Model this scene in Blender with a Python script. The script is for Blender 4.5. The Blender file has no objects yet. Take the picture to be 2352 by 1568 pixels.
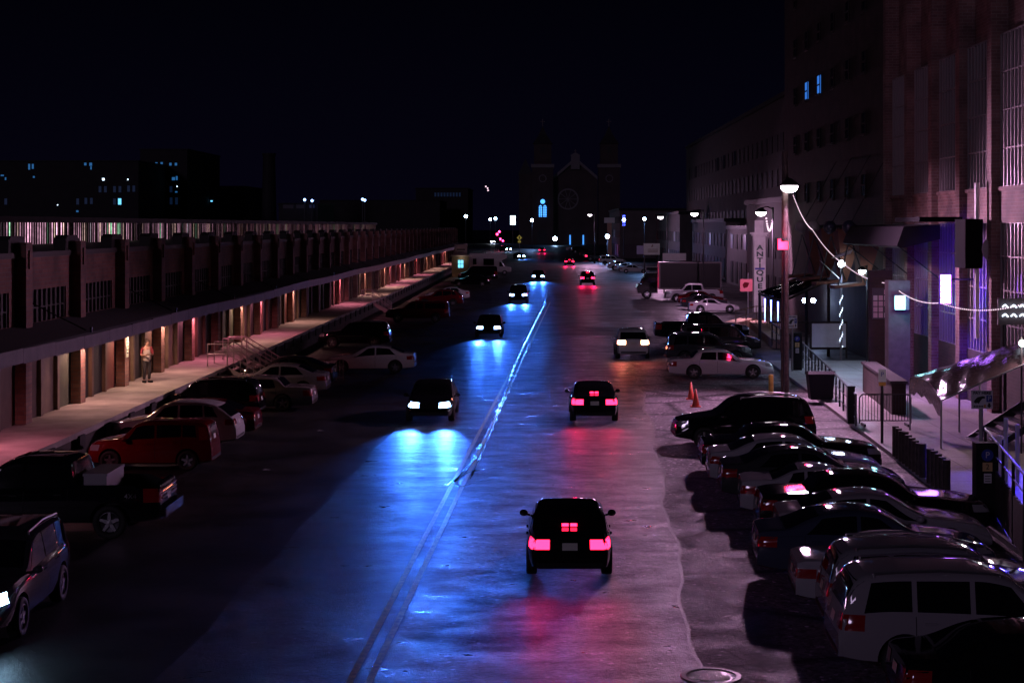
import bpy, bmesh, math, random
from mathutils import Vector, Matrix
from mathutils.bvhtree import BVHTree

random.seed(7)
SC = bpy.context.scene
COL = SC.collection
R = math.radians

# ------------------------------------------------------------------ camera calibration
F, CX, CY, H = 3700.0, 1250.0, 518.0, 7.5        # focal length and principal point measured on a 2352 px wide copy


def gp(px, py, z=0.0):
    Y = (H - z) * F / (py - CY)
    return Vector(((px - CX) * Y / F, Y, z))


def at(px, py, Y):
    return Vector(((px - CX) * Y / F, Y, H - (py - CY) * Y / F))


# ------------------------------------------------------------------ helpers
def tag(o, label=None, cat=None, group=None, kind=None):
    if label: o['label'] = label
    if cat: o['category'] = cat
    if group: o['group'] = group
    if kind: o['kind'] = kind
    return o


def empty(name, loc=(0, 0, 0), rz=0.0, parent=None):
    o = bpy.data.objects.new(name, None)
    COL.objects.link(o)
    o.location = loc
    o.rotation_euler = (0, 0, rz)
    o.parent = parent
    return o


def link(name, mesh, parent=None, loc=None, rot=None):
    o = bpy.data.objects.new(name, mesh)
    COL.objects.link(o)
    if parent: o.parent = parent
    if loc is not None: o.location = loc
    if rot is not None: o.rotation_euler = rot
    return o


class MB:
    """collects simple shapes and links them as one mesh"""

    def __init__(s):
        s.v, s.f, s.m = [], [], []

    def add(s, vs, fs, m=0):
        n = len(s.v)
        s.v += [tuple(v) for v in vs]
        s.f += [tuple(i + n for i in f) for f in fs]
        s.m += [m] * len(fs)

    def box(s, a, b, m=0, rz=0.0, piv=None):
        x0, y0, z0 = a; x1, y1, z1 = b
        vs = [Vector(p) for p in ((x0, y0, z0), (x1, y0, z0), (x1, y1, z0), (x0, y1, z0),
                                  (x0, y0, z1), (x1, y0, z1), (x1, y1, z1), (x0, y1, z1))]
        if rz:
            c = Vector(piv) if piv else Vector(((x0 + x1) / 2, (y0 + y1) / 2, 0))
            M = Matrix.Rotation(rz, 4, 'Z')
            vs = [M @ (v - c) + c for v in vs]
        s.add(vs, [(3, 2, 1, 0), (4, 5, 6, 7), (0, 1, 5, 4), (1, 2, 6, 5), (2, 3, 7, 6), (3, 0, 4, 7)], m)

    def bar(s, p, q, r, n=8, m=0, r2=None):
        p, q = Vector(p), Vector(q)
        d = (q - p)
        if d.length < 1e-6: return
        d.normalize()
        u = d.orthogonal().normalized(); w = d.cross(u)
        r2 = r if r2 is None else r2
        vs = []
        for c, rr in ((p, r), (q, r2)):
            for i in range(n):
                a = 2 * math.pi * i / n
                vs.append(c + u * (rr * math.cos(a)) + w * (rr * math.sin(a)))
        fs = [(i, (i + 1) % n, n + (i + 1) % n, n + i) for i in range(n)]
        fs += [tuple(range(n - 1, -1, -1)), tuple(range(n, 2 * n))]
        s.add(vs, fs, m)

    def tube(s, pts, r, n=8, m=0):
        for a, b in zip(pts[:-1], pts[1:]):
            s.bar(a, b, r, n, m)

    def ball(s, c, r, m=0, nu=10, nv=6, sz=1.0):
        c = Vector(c)
        vs = [c + Vector((0, 0, -r * sz))]
        for j in range(1, nv):
            t = -math.pi / 2 + math.pi * j / nv
            for i in range(nu):
                a = 2 * math.pi * i / nu
                vs.append(c + Vector((r * math.cos(t) * math.cos(a), r * math.cos(t) * math.sin(a), r * sz * math.sin(t))))
        vs.append(c + Vector((0, 0, r * sz)))
        fs = []
        for i in range(nu):
            fs.append((0, 1 + (i + 1) % nu, 1 + i))
            fs.append((len(vs) - 1, 1 + (nv - 2) * nu + i, 1 + (nv - 2) * nu + (i + 1) % nu))
        for j in range(nv - 2):
            for i in range(nu):
                a = 1 + j * nu + i; b = 1 + j * nu + (i + 1) % nu
                fs.append((a, b, b + nu, a + nu))
        s.add(vs, fs, m)

    def prism(s, prof, ax, a, b, m=0):
        """profile of 2-D points extruded along axis ax (0 x, 1 y, 2 z) from a to b"""
        n = len(prof)

        def P(p, t):
            return {0: (t, p[0], p[1]), 1: (p[0], t, p[1]), 2: (p[0], p[1], t)}[ax]
        vs = [P(p, a) for p in prof] + [P(p, b) for p in prof]
        fs = [(i, (i + 1) % n, n + (i + 1) % n, n + i) for i in range(n)]
        fs += [tuple(range(n - 1, -1, -1)), tuple(range(n, 2 * n))]
        s.add(vs, fs, m)

    def lathe(s, prof, n=20, m=0, c=(0, 0, 0), ax='Z'):
        vs, fs = [], []
        k = len(prof)
        for i in range(n):
            a = 2 * math.pi * i / n
            for r, h in prof:
                if ax == 'Z': v = (r * math.cos(a), r * math.sin(a), h)
                else: v = (r * math.cos(a), h, r * math.sin(a))
                vs.append(Vector(v) + Vector(c))
        for i in range(n):
            j = (i + 1) % n
            for t in range(k - 1):
                fs.append((i * k + t, j * k + t, j * k + t + 1, i * k + t + 1))
        s.add(vs, fs, m)

    def mesh(s, name, mats, smooth=False, fix=True):
        me = bpy.data.meshes.new(name)
        me.from_pydata(s.v, [], s.f)
        for m in (mats if isinstance(mats, (list, tuple)) else [mats]):
            me.materials.append(m)
        for p, mi in zip(me.polygons, s.m):
            p.material_index = mi
            p.use_smooth = smooth
        if fix:
            bm = bmesh.new(); bm.from_mesh(me)
            bmesh.ops.recalc_face_normals(bm, faces=bm.faces)
            bm.to_mesh(me); bm.free()
        return me

    def build(s, name, mats, parent=None, loc=None, rot=None, smooth=False, fix=True):
        return link(name, s.mesh(name, mats, smooth, fix), parent, loc, rot)


# ------------------------------------------------------------------ materials
MAT = {}


def nodes(name):
    m = bpy.data.materials.new(name)
    m.use_nodes = True
    nt = m.node_tree
    return m, nt, nt.nodes['Principled BSDF']


def pbr(name, col, rough=0.5, metal=0.0, coat=0.0, emit=None, es=0.0, spec=0.5, bump=0.0, bscale=30.0, vary=0.0, vscale=3.0):
    if name in MAT: return MAT[name]
    m, nt, b = nodes(name)
    b.inputs['Base Color'].default_value = (*col, 1)
    b.inputs['Roughness'].default_value = rough
    b.inputs['Metallic'].default_value = metal
    b.inputs['Coat Weight'].default_value = coat
    b.inputs['Coat Roughness'].default_value = 0.04
    b.inputs['Specular IOR Level'].default_value = spec
    if emit:
        b.inputs['Emission Color'].default_value = (*emit, 1)
        b.inputs['Emission Strength'].default_value = es
    if bump or vary:
        tc = nt.nodes.new('ShaderNodeTexCoord')
        if vary:
            n = nt.nodes.new('ShaderNodeTexNoise'); n.inputs['Scale'].default_value = vscale; n.inputs['Detail'].default_value = 6
            nt.links.new(tc.outputs['Object'], n.inputs['Vector'])
            mx = nt.nodes.new('ShaderNodeMix'); mx.data_type = 'RGBA'
            mx.inputs[6].default_value = (*[c * (1 - vary) for c in col], 1)
            mx.inputs[7].default_value = (*[min(1, c * (1 + vary)) for c in col], 1)
            rp = nt.nodes.new('ShaderNodeMapRange'); rp.inputs[1].default_value = .3; rp.inputs[2].default_value = .7
            nt.links.new(n.outputs['Fac'], rp.inputs[0]); nt.links.new(rp.outputs[0], mx.inputs[0])
            nt.links.new(mx.outputs[2], b.inputs['Base Color'])
        if bump:
            n2 = nt.nodes.new('ShaderNodeTexNoise'); n2.inputs['Scale'].default_value = bscale; n2.inputs['Detail'].default_value = 4
            nt.links.new(tc.outputs['Object'], n2.inputs['Vector'])
            bp = nt.nodes.new('ShaderNodeBump'); bp.inputs['Strength'].default_value = bump; bp.inputs['Distance'].default_value = .02
            nt.links.new(n2.outputs['Fac'], bp.inputs['Height'])
            nt.links.new(bp.outputs[0], b.inputs['Normal'])
            if coat: nt.links.new(bp.outputs[0], b.inputs['Coat Normal'])
    MAT[name] = m
    return m


def paint(name, col, metal=0.4):
    return pbr('paint_' + name, col, .5, 0, 1.0, bump=.014, bscale=60, spec=0.0)


def lit(name, col, strength):
    return pbr('lit_' + name, (.02, .02, .02), .4, emit=col, es=strength)


def brick(name, c1, c2, mortar, sc=1.0, rough=.8):
    m, nt, b = nodes(name)
    L = nt.links.new
    tc = nt.nodes.new('ShaderNodeTexCoord')
    sx = nt.nodes.new('ShaderNodeSeparateXYZ'); L(tc.outputs['Object'], sx.inputs[0])
    ad = nt.nodes.new('ShaderNodeMath'); ad.operation = 'ADD'; L(sx.outputs[0], ad.inputs[0]); L(sx.outputs[1], ad.inputs[1])
    cx = nt.nodes.new('ShaderNodeCombineXYZ'); L(ad.outputs[0], cx.inputs[0]); L(sx.outputs[2], cx.inputs[1])
    br = nt.nodes.new('ShaderNodeTexBrick')
    br.inputs['Color1'].default_value = (*c1, 1); br.inputs['Color2'].default_value = (*c2, 1); br.inputs['Mortar'].default_value = (*mortar, 1)
    br.inputs['Scale'].default_value = sc; br.inputs['Mortar Size'].default_value = .012
    br.inputs['Brick Width'].default_value = .42; br.inputs['Row Height'].default_value = .14
    L(cx.outputs[0], br.inputs['Vector'])
    no = nt.nodes.new('ShaderNodeTexNoise'); no.inputs['Scale'].default_value = .9; no.inputs['Detail'].default_value = 8
    L(tc.outputs['Object'], no.inputs['Vector'])
    mp = nt.nodes.new('ShaderNodeMapRange'); mp.inputs[1].default_value = .3; mp.inputs[2].default_value = .7; mp.inputs[3].default_value = .45; mp.inputs[4].default_value = 1.15
    L(no.outputs['Fac'], mp.inputs[0])
    mx = nt.nodes.new('ShaderNodeMix'); mx.data_type = 'RGBA'; mx.blend_type = 'MULTIPLY'; mx.inputs[0].default_value = 1
    L(br.outputs['Color'], mx.inputs[6]); L(mp.outputs[0], mx.inputs[7])
    L(mx.outputs[2], b.inputs['Base Color'])
    bp = nt.nodes.new('ShaderNodeBump'); bp.inputs['Strength'].default_value = .6; bp.inputs['Distance'].default_value = .02; bp.invert = True
    L(br.outputs['Fac'], bp.inputs['Height']); L(bp.outputs[0], b.inputs['Normal'])
    b.inputs['Roughness'].default_value = rough
    MAT[name] = m
    return m


def road_mat(name, col, wet, dark=1.0, bump=.25, streak=(1, 1, 1), cracks=0.0, lo=.16, hi=.55, nscale=.35, c0=.55, c1=1.35, speck=0.0):
    """asphalt / worn concrete with damp patches (roughness), aggregate, painted sparkle and cracks"""
    m, nt, b = nodes(name)
    L = nt.links.new; N = nt.nodes.new
    tc = N('ShaderNodeTexCoord')
    mpn = N('ShaderNodeMapping'); mpn.inputs['Scale'].default_value = streak; L(tc.outputs['Object'], mpn.inputs[0])
    n1 = N('ShaderNodeTexNoise'); n1.inputs['Scale'].default_value = nscale; n1.inputs['Detail'].default_value = 9; n1.inputs['Roughness'].default_value = .70
    L(mpn.outputs[0], n1.inputs['Vector'])
    n2 = N('ShaderNodeTexNoise'); n2.inputs['Scale'].default_value = 17.0; n2.inputs['Detail'].default_value = 6; L(tc.outputs['Object'], n2.inputs['Vector'])
    n3 = N('ShaderNodeTexNoise'); n3.inputs['Scale'].default_value = 60.0; n3.inputs['Detail'].default_value = 2; L(tc.outputs['Object'], n3.inputs['Vector'])
    r = N('ShaderNodeMapRange'); r.inputs[1].default_value = .33; r.inputs[2].default_value = .67; r.inputs[3].default_value = lo; r.inputs[4].default_value = hi
    L(n1.outputs['Fac'], r.inputs[0]); L(r.outputs[0], b.inputs['Roughness'])
    cr = N('ShaderNodeMapRange'); cr.inputs[1].default_value = .3; cr.inputs[2].default_value = .7
    av = N('ShaderNodeMath'); av.operation = 'ADD'; L(n1.outputs['Fac'], av.inputs[0]); L(n2.outputs['Fac'], av.inputs[1])
    hv = N('ShaderNodeMath'); hv.operation = 'MULTIPLY'; hv.inputs[1].default_value = .5; L(av.outputs[0], hv.inputs[0]); L(hv.outputs[0], cr.inputs[0])
    mx = N('ShaderNodeMix'); mx.data_type = 'RGBA'
    mx.inputs[6].default_value = (*[c * c0 for c in col], 1); mx.inputs[7].default_value = (*[c * c1 for c in col], 1)
    L(cr.outputs[0], mx.inputs[0])
    out = mx.outputs[2]
    ht = N('ShaderNodeMath'); ht.operation = 'ADD'
    s3 = N('ShaderNodeMath'); s3.operation = 'MULTIPLY'; s3.inputs[1].default_value = 1.1; L(n3.outputs['Fac'], s3.inputs[0])
    L(n2.outputs['Fac'], ht.inputs[0]); L(s3.outputs[0], ht.inputs[1])
    hout = ht.outputs[0]
    if cracks:
        ds = N('ShaderNodeTexNoise'); ds.inputs['Scale'].default_value = 1.1; ds.inputs['Detail'].default_value = 5; L(tc.outputs['Object'], ds.inputs['Vector'])
        vm = N('ShaderNodeMix'); vm.data_type = 'VECTOR'; vm.inputs[0].default_value = .38
        L(tc.outputs['Object'], vm.inputs[4]); L(ds.outputs['Color'], vm.inputs[5])
        vo = N('ShaderNodeTexVoronoi'); vo.feature = 'DISTANCE_TO_EDGE'; vo.inputs['Scale'].default_value = cracks
        L(vm.outputs[1], vo.inputs['Vector'])
        ck = N('ShaderNodeMapRange'); ck.inputs[1].default_value = .0; ck.inputs[2].default_value = .075; L(vo.outputs['Distance'], ck.inputs[0])
        vo2 = N('ShaderNodeTexVoronoi'); vo2.feature = 'DISTANCE_TO_EDGE'; vo2.inputs['Scale'].default_value = cracks * 3.1
        L(vm.outputs[1], vo2.inputs['Vector'])
        ck2 = N('ShaderNodeMapRange'); ck2.inputs[1].default_value = .0; ck2.inputs[2].default_value = .06; ck2.inputs[3].default_value = .5; L(vo2.outputs['Distance'], ck2.inputs[0])
        msk = N('ShaderNodeMapRange'); msk.inputs[1].default_value = .48; msk.inputs[2].default_value = .56; L(n1.outputs['Fac'], msk.inputs[0])
        mm2 = N('ShaderNodeMix'); mm2.inputs[2].default_value = 1.0; L(msk.outputs[0], mm2.inputs[0]); L(ck2.outputs[0], mm2.inputs[3])
        ckm = N('ShaderNodeMath'); ckm.operation = 'MULTIPLY'; L(ck.outputs[0], ckm.inputs[0]); L(mm2.outputs[0], ckm.inputs[1]); ck = ckm
        mk = N('ShaderNodeMath'); mk.operation = 'MULTIPLY_ADD'; mk.inputs[1].default_value = .95; mk.inputs[2].default_value = .05; L(ck.outputs[0], mk.inputs[0])
        m2 = N('ShaderNodeMix'); m2.data_type = 'RGBA'; m2.blend_type = 'MULTIPLY'; m2.inputs[0].default_value = 1
        L(out, m2.inputs[6]); L(mk.outputs[0], m2.inputs[7]); out = m2.outputs[2]
        h2 = N('ShaderNodeMath'); h2.operation = 'ADD'; L(hout, h2.inputs[0]); L(ck.outputs[0], h2.inputs[1]); hout = h2.outputs[0]
    if speck:
        vs_ = N('ShaderNodeTexVoronoi'); vs_.inputs['Scale'].default_value = 13.0; L(tc.outputs['Object'], vs_.inputs['Vector'])
        sc_ = N('ShaderNodeSeparateColor'); L(vs_.outputs['Color'], sc_.inputs[0])
        sm = N('ShaderNodeMapRange'); sm.inputs[1].default_value = .0; sm.inputs[2].default_value = 1.0; sm.inputs[3].default_value = 1 - speck; sm.inputs[4].default_value = 1 + speck; L(sc_.outputs[0], sm.inputs[0])
        st_ = N('ShaderNodeMapRange'); st_.inputs[1].default_value = .955; st_.inputs[2].default_value = .965; st_.inputs[3].default_value = 1.0; st_.inputs[4].default_value = 3.2; L(sc_.outputs[1], st_.inputs[0])  # brightest aggregate specks: wet sparkle put into the colour
        pm = N('ShaderNodeMath'); pm.operation = 'MULTIPLY'; L(sm.outputs[0], pm.inputs[0]); L(st_.outputs[0], pm.inputs[1])
        m3 = N('ShaderNodeMix'); m3.data_type = 'RGBA'; m3.blend_type = 'MULTIPLY'; m3.inputs[0].default_value = 1
        L(out, m3.inputs[6]); L(pm.outputs[0], m3.inputs[7]); out = m3.outputs[2]
        h3 = N('ShaderNodeMath'); h3.operation = 'MULTIPLY_ADD'; h3.inputs[1].default_value = .8; L(sc_.outputs[2], h3.inputs[0]); L(hout, h3.inputs[2]); hout = h3.outputs[0]
    L(out, b.inputs['Base Color'])
    bp = N('ShaderNodeBump'); bp.inputs['Strength'].default_value = bump; bp.inputs['Distance'].default_value = .018
    L(hout, bp.inputs['Height']); L(bp.outputs[0], b.inputs['Normal'])
    b.inputs['Specular IOR Level'].default_value = wet
    MAT[name] = m
    return m


GLASS = pbr('dark_glass', (.006, .006, .008), .04, 0, 0, spec=.8)
TYRE = pbr('tyre_rubber', (.012, .012, .012), .75)
ALLOY = pbr('alloy', (.55, .55, .58), .25, .9)
CHROME = pbr('chrome', (.7, .7, .72), .08, 1.0)
TRIM = pbr('black_trim', (.01, .01, .011), .6, spec=.2)
LENS = pbr('clear_lens', (.35, .35, .37), .08, .3, 1.0)
AMBER = pbr('amber_lens', (.5, .16, .02), .15, 0, 1.0)
TAIL = pbr('red_lens', (.28, .008, .012), .12, 0, 1.0)
PLATE = pbr('plate_white', (.55, .55, .5), .5)
WHITE = pbr('white_paint', (.72, .72, .70), .5, vary=.15)
STEEL = pbr('galvanised_steel', (.32, .32, .34), .35, .8)
DARKSTEEL = pbr('dark_steel', (.03, .03, .033), .4, .5)
WOODDARK = pbr('dark_timber', (.035, .026, .022), .7, vary=.4, vscale=6, bump=.3)
WOODPOLE = pbr('pole_timber', (.07, .05, .045), .8, vary=.4, vscale=5, bump=.4)
WOODTAN = pbr('tan_timber', (.30, .20, .13), .7, vary=.3, vscale=5)
CONC = pbr('dock_concrete', (.34, .30, .28), .75, vary=.35, vscale=.8, bump=.25, bscale=12)
HEAD_ON = lit('headlight', (.32, .55, 1.0), 26)
HEAD_FAR = lit('headlight_far', (.35, .6, 1.0), 120)
TAIL_ON = lit('taillight', (1.0, .012, .055), 10)
BRAKE_ON = lit('brakelight', (1.0, .34, .16), 60)


def lamp(name, kind, loc, col, power, parent=None, radius=.15, target=None, cone=150, blend=.6):
    d = bpy.data.lights.new(name, kind)
    d.color = col; d.energy = power; d.shadow_soft_size = radius
    o = bpy.data.objects.new(name, d); COL.objects.link(o)
    if parent is not None:
        o.parent = parent
    o.location = loc
    if kind == 'SPOT':
        d.spot_size = R(cone); d.spot_blend = blend
        dv = Vector(target) - Vector(loc)
        o.rotation_euler = dv.to_track_quat('-Z', 'Y').to_euler()
    return o


def text_mesh(s, size, mat, ext=.004, spacing=1.0, line=1.0, bold=0.0):
    cu = bpy.data.curves.new('lettering', 'FONT')
    cu.body = s; cu.size = size; cu.extrude = ext; cu.align_x = 'CENTER'; cu.align_y = 'CENTER'
    cu.space_character = spacing; cu.space_line = line; cu.offset = bold; cu.resolution_u = 3
    o = bpy.data.objects.new('lettering', cu); COL.objects.link(o)
    me = bpy.data.meshes.new_from_object(o.evaluated_get(bpy.context.evaluated_depsgraph_get()))
    bpy.data.objects.remove(o)
    me.materials.clear(); me.materials.append(mat)
    return me


def text(s, size, mat, parent, loc, rz=0.0, **k):
    """upright lettering that faces -Y when rz = 0"""
    return link('lettering', text_mesh(s, size, mat, **k), parent, loc, (R(90), 0, rz))


# ------------------------------------------------------------------ vehicles
def pchip(pts):
    pts = sorted(pts)
    xs = [p[0] for p in pts]; ys = [p[1] for p in pts]
    n = len(xs)
    d = [(ys[i + 1] - ys[i]) / (xs[i + 1] - xs[i]) for i in range(n - 1)]
    m = [d[0]] + [0 if d[i - 1] * d[i] <= 0 else 2 * d[i - 1] * d[i] / (d[i - 1] + d[i]) for i in range(1, n - 1)] + [d[-1]]

    def f(x):
        if x <= xs[0]: return ys[0]
        if x >= xs[-1]: return ys[-1]
        i = max(j for j in range(n - 1) if xs[j] <= x)
        h = xs[i + 1] - xs[i]; t = (x - xs[i]) / h
        return ((2 * t**3 - 3 * t**2 + 1) * ys[i] + (t**3 - 2 * t**2 + t) * h * m[i] + (-2 * t**3 + 3 * t**2) * ys[i + 1] + (t**3 - t**2) * h * m[i + 1])
    return f


SPEC = {
    'sedan': dict(L=4.8, W=1.84, r=.33, wb=(1.42, -1.40), gc=.22, tum=.34,
                  top=[(2.4, .50), (2.36, .62), (2.22, .74), (1.7, .86), (.95, .97), (.10, 1.38), (-.35, 1.44), (-.9, 1.40), (-1.25, 1.31), (-1.85, 1.07), (-2.25, 1.04), (-2.36, .98), (-2.4, .70)],
                  belt=[(2.4, .5), (1.5, .76), (0, .88), (-1.5, .95), (-2.4, .88)],
                  ws=(.95, .12), rw=('top', -1.15, -1.82), side=[(.78, -.32, .05, -.32), (-.40, -1.42, -.40, -1.10)], tail=(.72, .92), headz=(.60, .76)),
    'formal': dict(L=5.4, W=1.98, r=.35, wb=(1.62, -1.42), gc=.20, tum=.34,
                   top=[(2.7, .50), (2.68, .70), (2.55, .84), (1.9, .93), (1.05, 1.0), (.40, 1.40), (-.1, 1.48), (-.85, 1.46), (-1.2, 1.38), (-1.55, 1.06), (-2.3, 1.03), (-2.62, .97), (-2.7, .70)],
                   belt=[(2.7, .5), (1.5, .84), (0, .92), (-1.5, .96), (-2.7, .88)],
                   ws=(1.05, .42), rw=('top', -1.16, -1.52), side=[(.90, -.18, .34, -.18), (-.26, -1.10, -.26, -.98)], tail=(.66, .90), headz=(.62, .78)),
    'coupe': dict(L=4.65, W=1.86, r=.34, wb=(1.42, -1.30), gc=.18, tum=.38,
                  top=[(2.32, .46), (2.28, .60), (2.1, .70), (1.5, .82), (.75, .92), (.0, 1.28), (-.4, 1.33), (-.9, 1.27), (-1.55, 1.02), (-2.1, 1.0), (-2.28, .95), (-2.32, .66)],
                  belt=[(2.3, .46), (1.5, .74), (0, .84), (-1.5, .92), (-2.3, .86)],
                  ws=(.75, .04), rw=('top', -.85, -1.5), side=[(.56, -.62, -.02, -.62), (-.70, -1.12, -.70, -.98)], tail=(.66, .86), headz=(.54, .68)),
    'convertible': dict(L=4.8, W=1.82, r=.33, wb=(1.42, -1.28), gc=.2, tum=.34,
                        top=[(2.4, .5), (2.34, .62), (2.15, .73), (1.6, .83), (.85, .95), (.15, 1.32), (-.3, 1.39), (-.8, 1.36), (-1.2, 1.24), (-1.5, 1.02), (-2.2, 1.0), (-2.36, .94), (-2.4, .66)],
                        belt=[(2.4, .5), (1.5, .76), (0, .87), (-1.5, .93), (-2.4, .86)],
                        ws=(.85, .18), rw=('top', -1.12, -1.44), side=[(.66, -.50, .12, -.50), (-.58, -1.18, -.58, -1.02)], tail=(.66, .84), headz=(.58, .72), softtop=True),
    'suv': dict(L=4.75, W=1.9, r=.36, wb=(1.42, -1.36), gc=.28, tum=.20,
                top=[(2.37, .55), (2.33, .78), (2.15, .94), (1.6, 1.03), (.95, 1.13), (.30, 1.62), (-.2, 1.72), (-1.3, 1.71), (-1.9, 1.66), (-2.1, 1.55), (-2.3, 1.05), (-2.37, .75)],
                belt=[(2.37, .55), (1.5, .93), (0, 1.02), (-1.5, 1.06), (-2.37, .98)],
                ws=(.95, .34), rw=('rear', 1.12, 1.56), side=[(.80, -.26, .30, -.26), (-.34, -1.16, -.34, -1.16), (-1.24, -1.98, -1.24, -1.86)], tail=(.82, 1.06), headz=(.72, .90), rack=True),
    'box_hatch': dict(L=4.1, W=1.79, r=.33, wb=(1.28, -1.27), gc=.2, tum=.16,
                      top=[(2.05, .5), (2.02, .74), (1.85, .92), (1.4, 1.0), (.95, 1.08), (.42, 1.52), (0, 1.61), (-1.1, 1.60), (-1.75, 1.56), (-1.9, 1.46), (-2.0, 1.0), (-2.05, .68)],
                      belt=[(2.05, .5), (1.3, .90), (0, 1.0), (-1.2, 1.06), (-2.05, .96)],
                      ws=(.96, .45), rw=('rear', 1.10, 1.46), side=[(.80, -.18, .42, -.18), (-.25, -1.05, -.25, -1.05), (-1.1, -1.55, -1.1, -1.5)], tail=(1.0, 1.42), headz=(.64, .82)),
    'crossover': dict(L=4.75, W=1.88, r=.36, wb=(1.42, -1.40), gc=.24, tum=.26,
                      top=[(2.37, .55), (2.33, .74), (2.15, .88), (1.6, .99), (.95, 1.09), (.20, 1.56), (-.25, 1.67), (-1.0, 1.66), (-1.65, 1.55), (-2.1, 1.22), (-2.3, 1.0), (-2.37, .7)],
                      belt=[(2.37, .55), (1.5, .88), (0, .99), (-1.5, 1.10), (-2.37, .96)],
                      ws=(.95, .24), rw=('rear', 1.14, 1.50), side=[(.78, -.30, .18, -.30), (-.38, -1.2, -.38, -1.15), (-1.27, -1.72, -1.22, -1.5)], tail=(.86, 1.06), headz=(.64, .82)),
    'van': dict(L=5.2, W=1.98, r=.35, wb=(1.55, -1.45), gc=.26, tum=.12,
                top=[(2.6, .6), (2.56, .86), (2.4, 1.02), (2.0, 1.12), (1.6, 1.24), (.95, 1.86), (.5, 1.98), (-1.5, 1.98), (-2.35, 1.94), (-2.5, 1.8), (-2.58, 1.1), (-2.6, .7)],
                belt=[(2.6, .6), (1.6, 1.02), (0, 1.1), (-2.6, 1.08)],
                ws=(1.55, 1.0), rw=('rear', 1.2, 1.75), side=[(1.36, .55, .98, .55), (.45, -.75, .45, -.75), (-.85, -2.2, -.85, -2.2)], tail=(.9, 1.3), headz=(.76, .94)),
    'pickup': dict(L=5.85, W=2.02, r=.40, wb=(1.86, -1.74), gc=.36, tum=.20,
                   top=[(2.92, .62), (2.9, .95), (2.75, 1.10), (2.1, 1.20), (1.45, 1.26), (.85, 1.76), (.45, 1.90), (-.5, 1.88), (-.80, 1.80), (-.92, 1.30), (-1.0, 1.28), (-2.8, 1.30), (-2.88, 1.22), (-2.92, .8)],
                   belt=[(2.92, .62), (1.9, 1.08), (0, 1.14), (-.9, 1.16), (-2.92, 1.14)],
                   ws=(1.46, .88), rw=None, side=[(1.28, .32, .88, .32), (.24, -.72, .24, -.66)], tail=(.86, 1.18), headz=(.82, 1.04), bed=True),
    'cap_pickup': dict(L=5.2, W=1.86, r=.37, wb=(1.6, -1.5), gc=.34, tum=.14,
                       top=[(2.6, .6), (2.57, .88), (2.4, 1.02), (1.8, 1.10), (1.25, 1.17), (.65, 1.62), (.3, 1.72), (-.5, 1.71), (-1.5, 1.72), (-2.45, 1.71), (-2.54, 1.6), (-2.58, 1.1), (-2.6, .72)],
                       belt=[(2.6, .6), (1.8, 1.0), (0, 1.08), (-2.6, 1.08)],
                       ws=(1.26, .68), rw=('rear', 1.16, 1.6), side=[(1.08, .15, .68, .15), (.02, -.45, .02, -.45), (-.65, -2.3, -.65, -2.25)], tail=(.8, 1.06), headz=(.74, .92)),
}


def wheel_meshes(r):
    w = .115
    t = MB(); t.lathe([(r * .64, -w), (r * .93, -w), (r, -w * .7), (r, w * .7), (r * .93, w), (r * .64, w), (r * .64, -w)], 26, 0, ax='Y')
    m = MB()
    m.lathe([(r * .66, .02), (r * .66, w * .92), (r * .60, w * .98), (r * .57, w * .6), (.02, w * .3), (0, w * .3)], 22, 0, ax='Y')
    for i in range(5):
        a = 2 * math.pi * i / 5 + .3
        d = Vector((math.cos(a), 0, math.sin(a))); u = Vector((-d.z, 0, d.x))
        y0, y1 = w * .35, w * .85
        p = [d * .02 + u * .05, d * .02 - u * .05, d * (r * .61) - u * .028, d * (r * .61) + u * .028]
        vs = [Vector((q.x, y0, q.z)) for q in p] + [Vector((q.x, y1, q.z)) for q in p]
        m.add(vs, [(0, 1, 2, 3), (7, 6, 5, 4), (0, 4, 5, 1), (1, 5, 6, 2), (2, 6, 7, 3), (3, 7, 4, 0)], 1)
    m.lathe([(0, w * .95), (r * .15, w * .92), (r * .15, w * .3)], 12, 1, ax='Y')
    return t.mesh('tyre', TYRE, True), m.mesh('rim', [pbr('rim_dark', (.05, .05, .055), .4, .8), ALLOY], False)


CARS = {}


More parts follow.
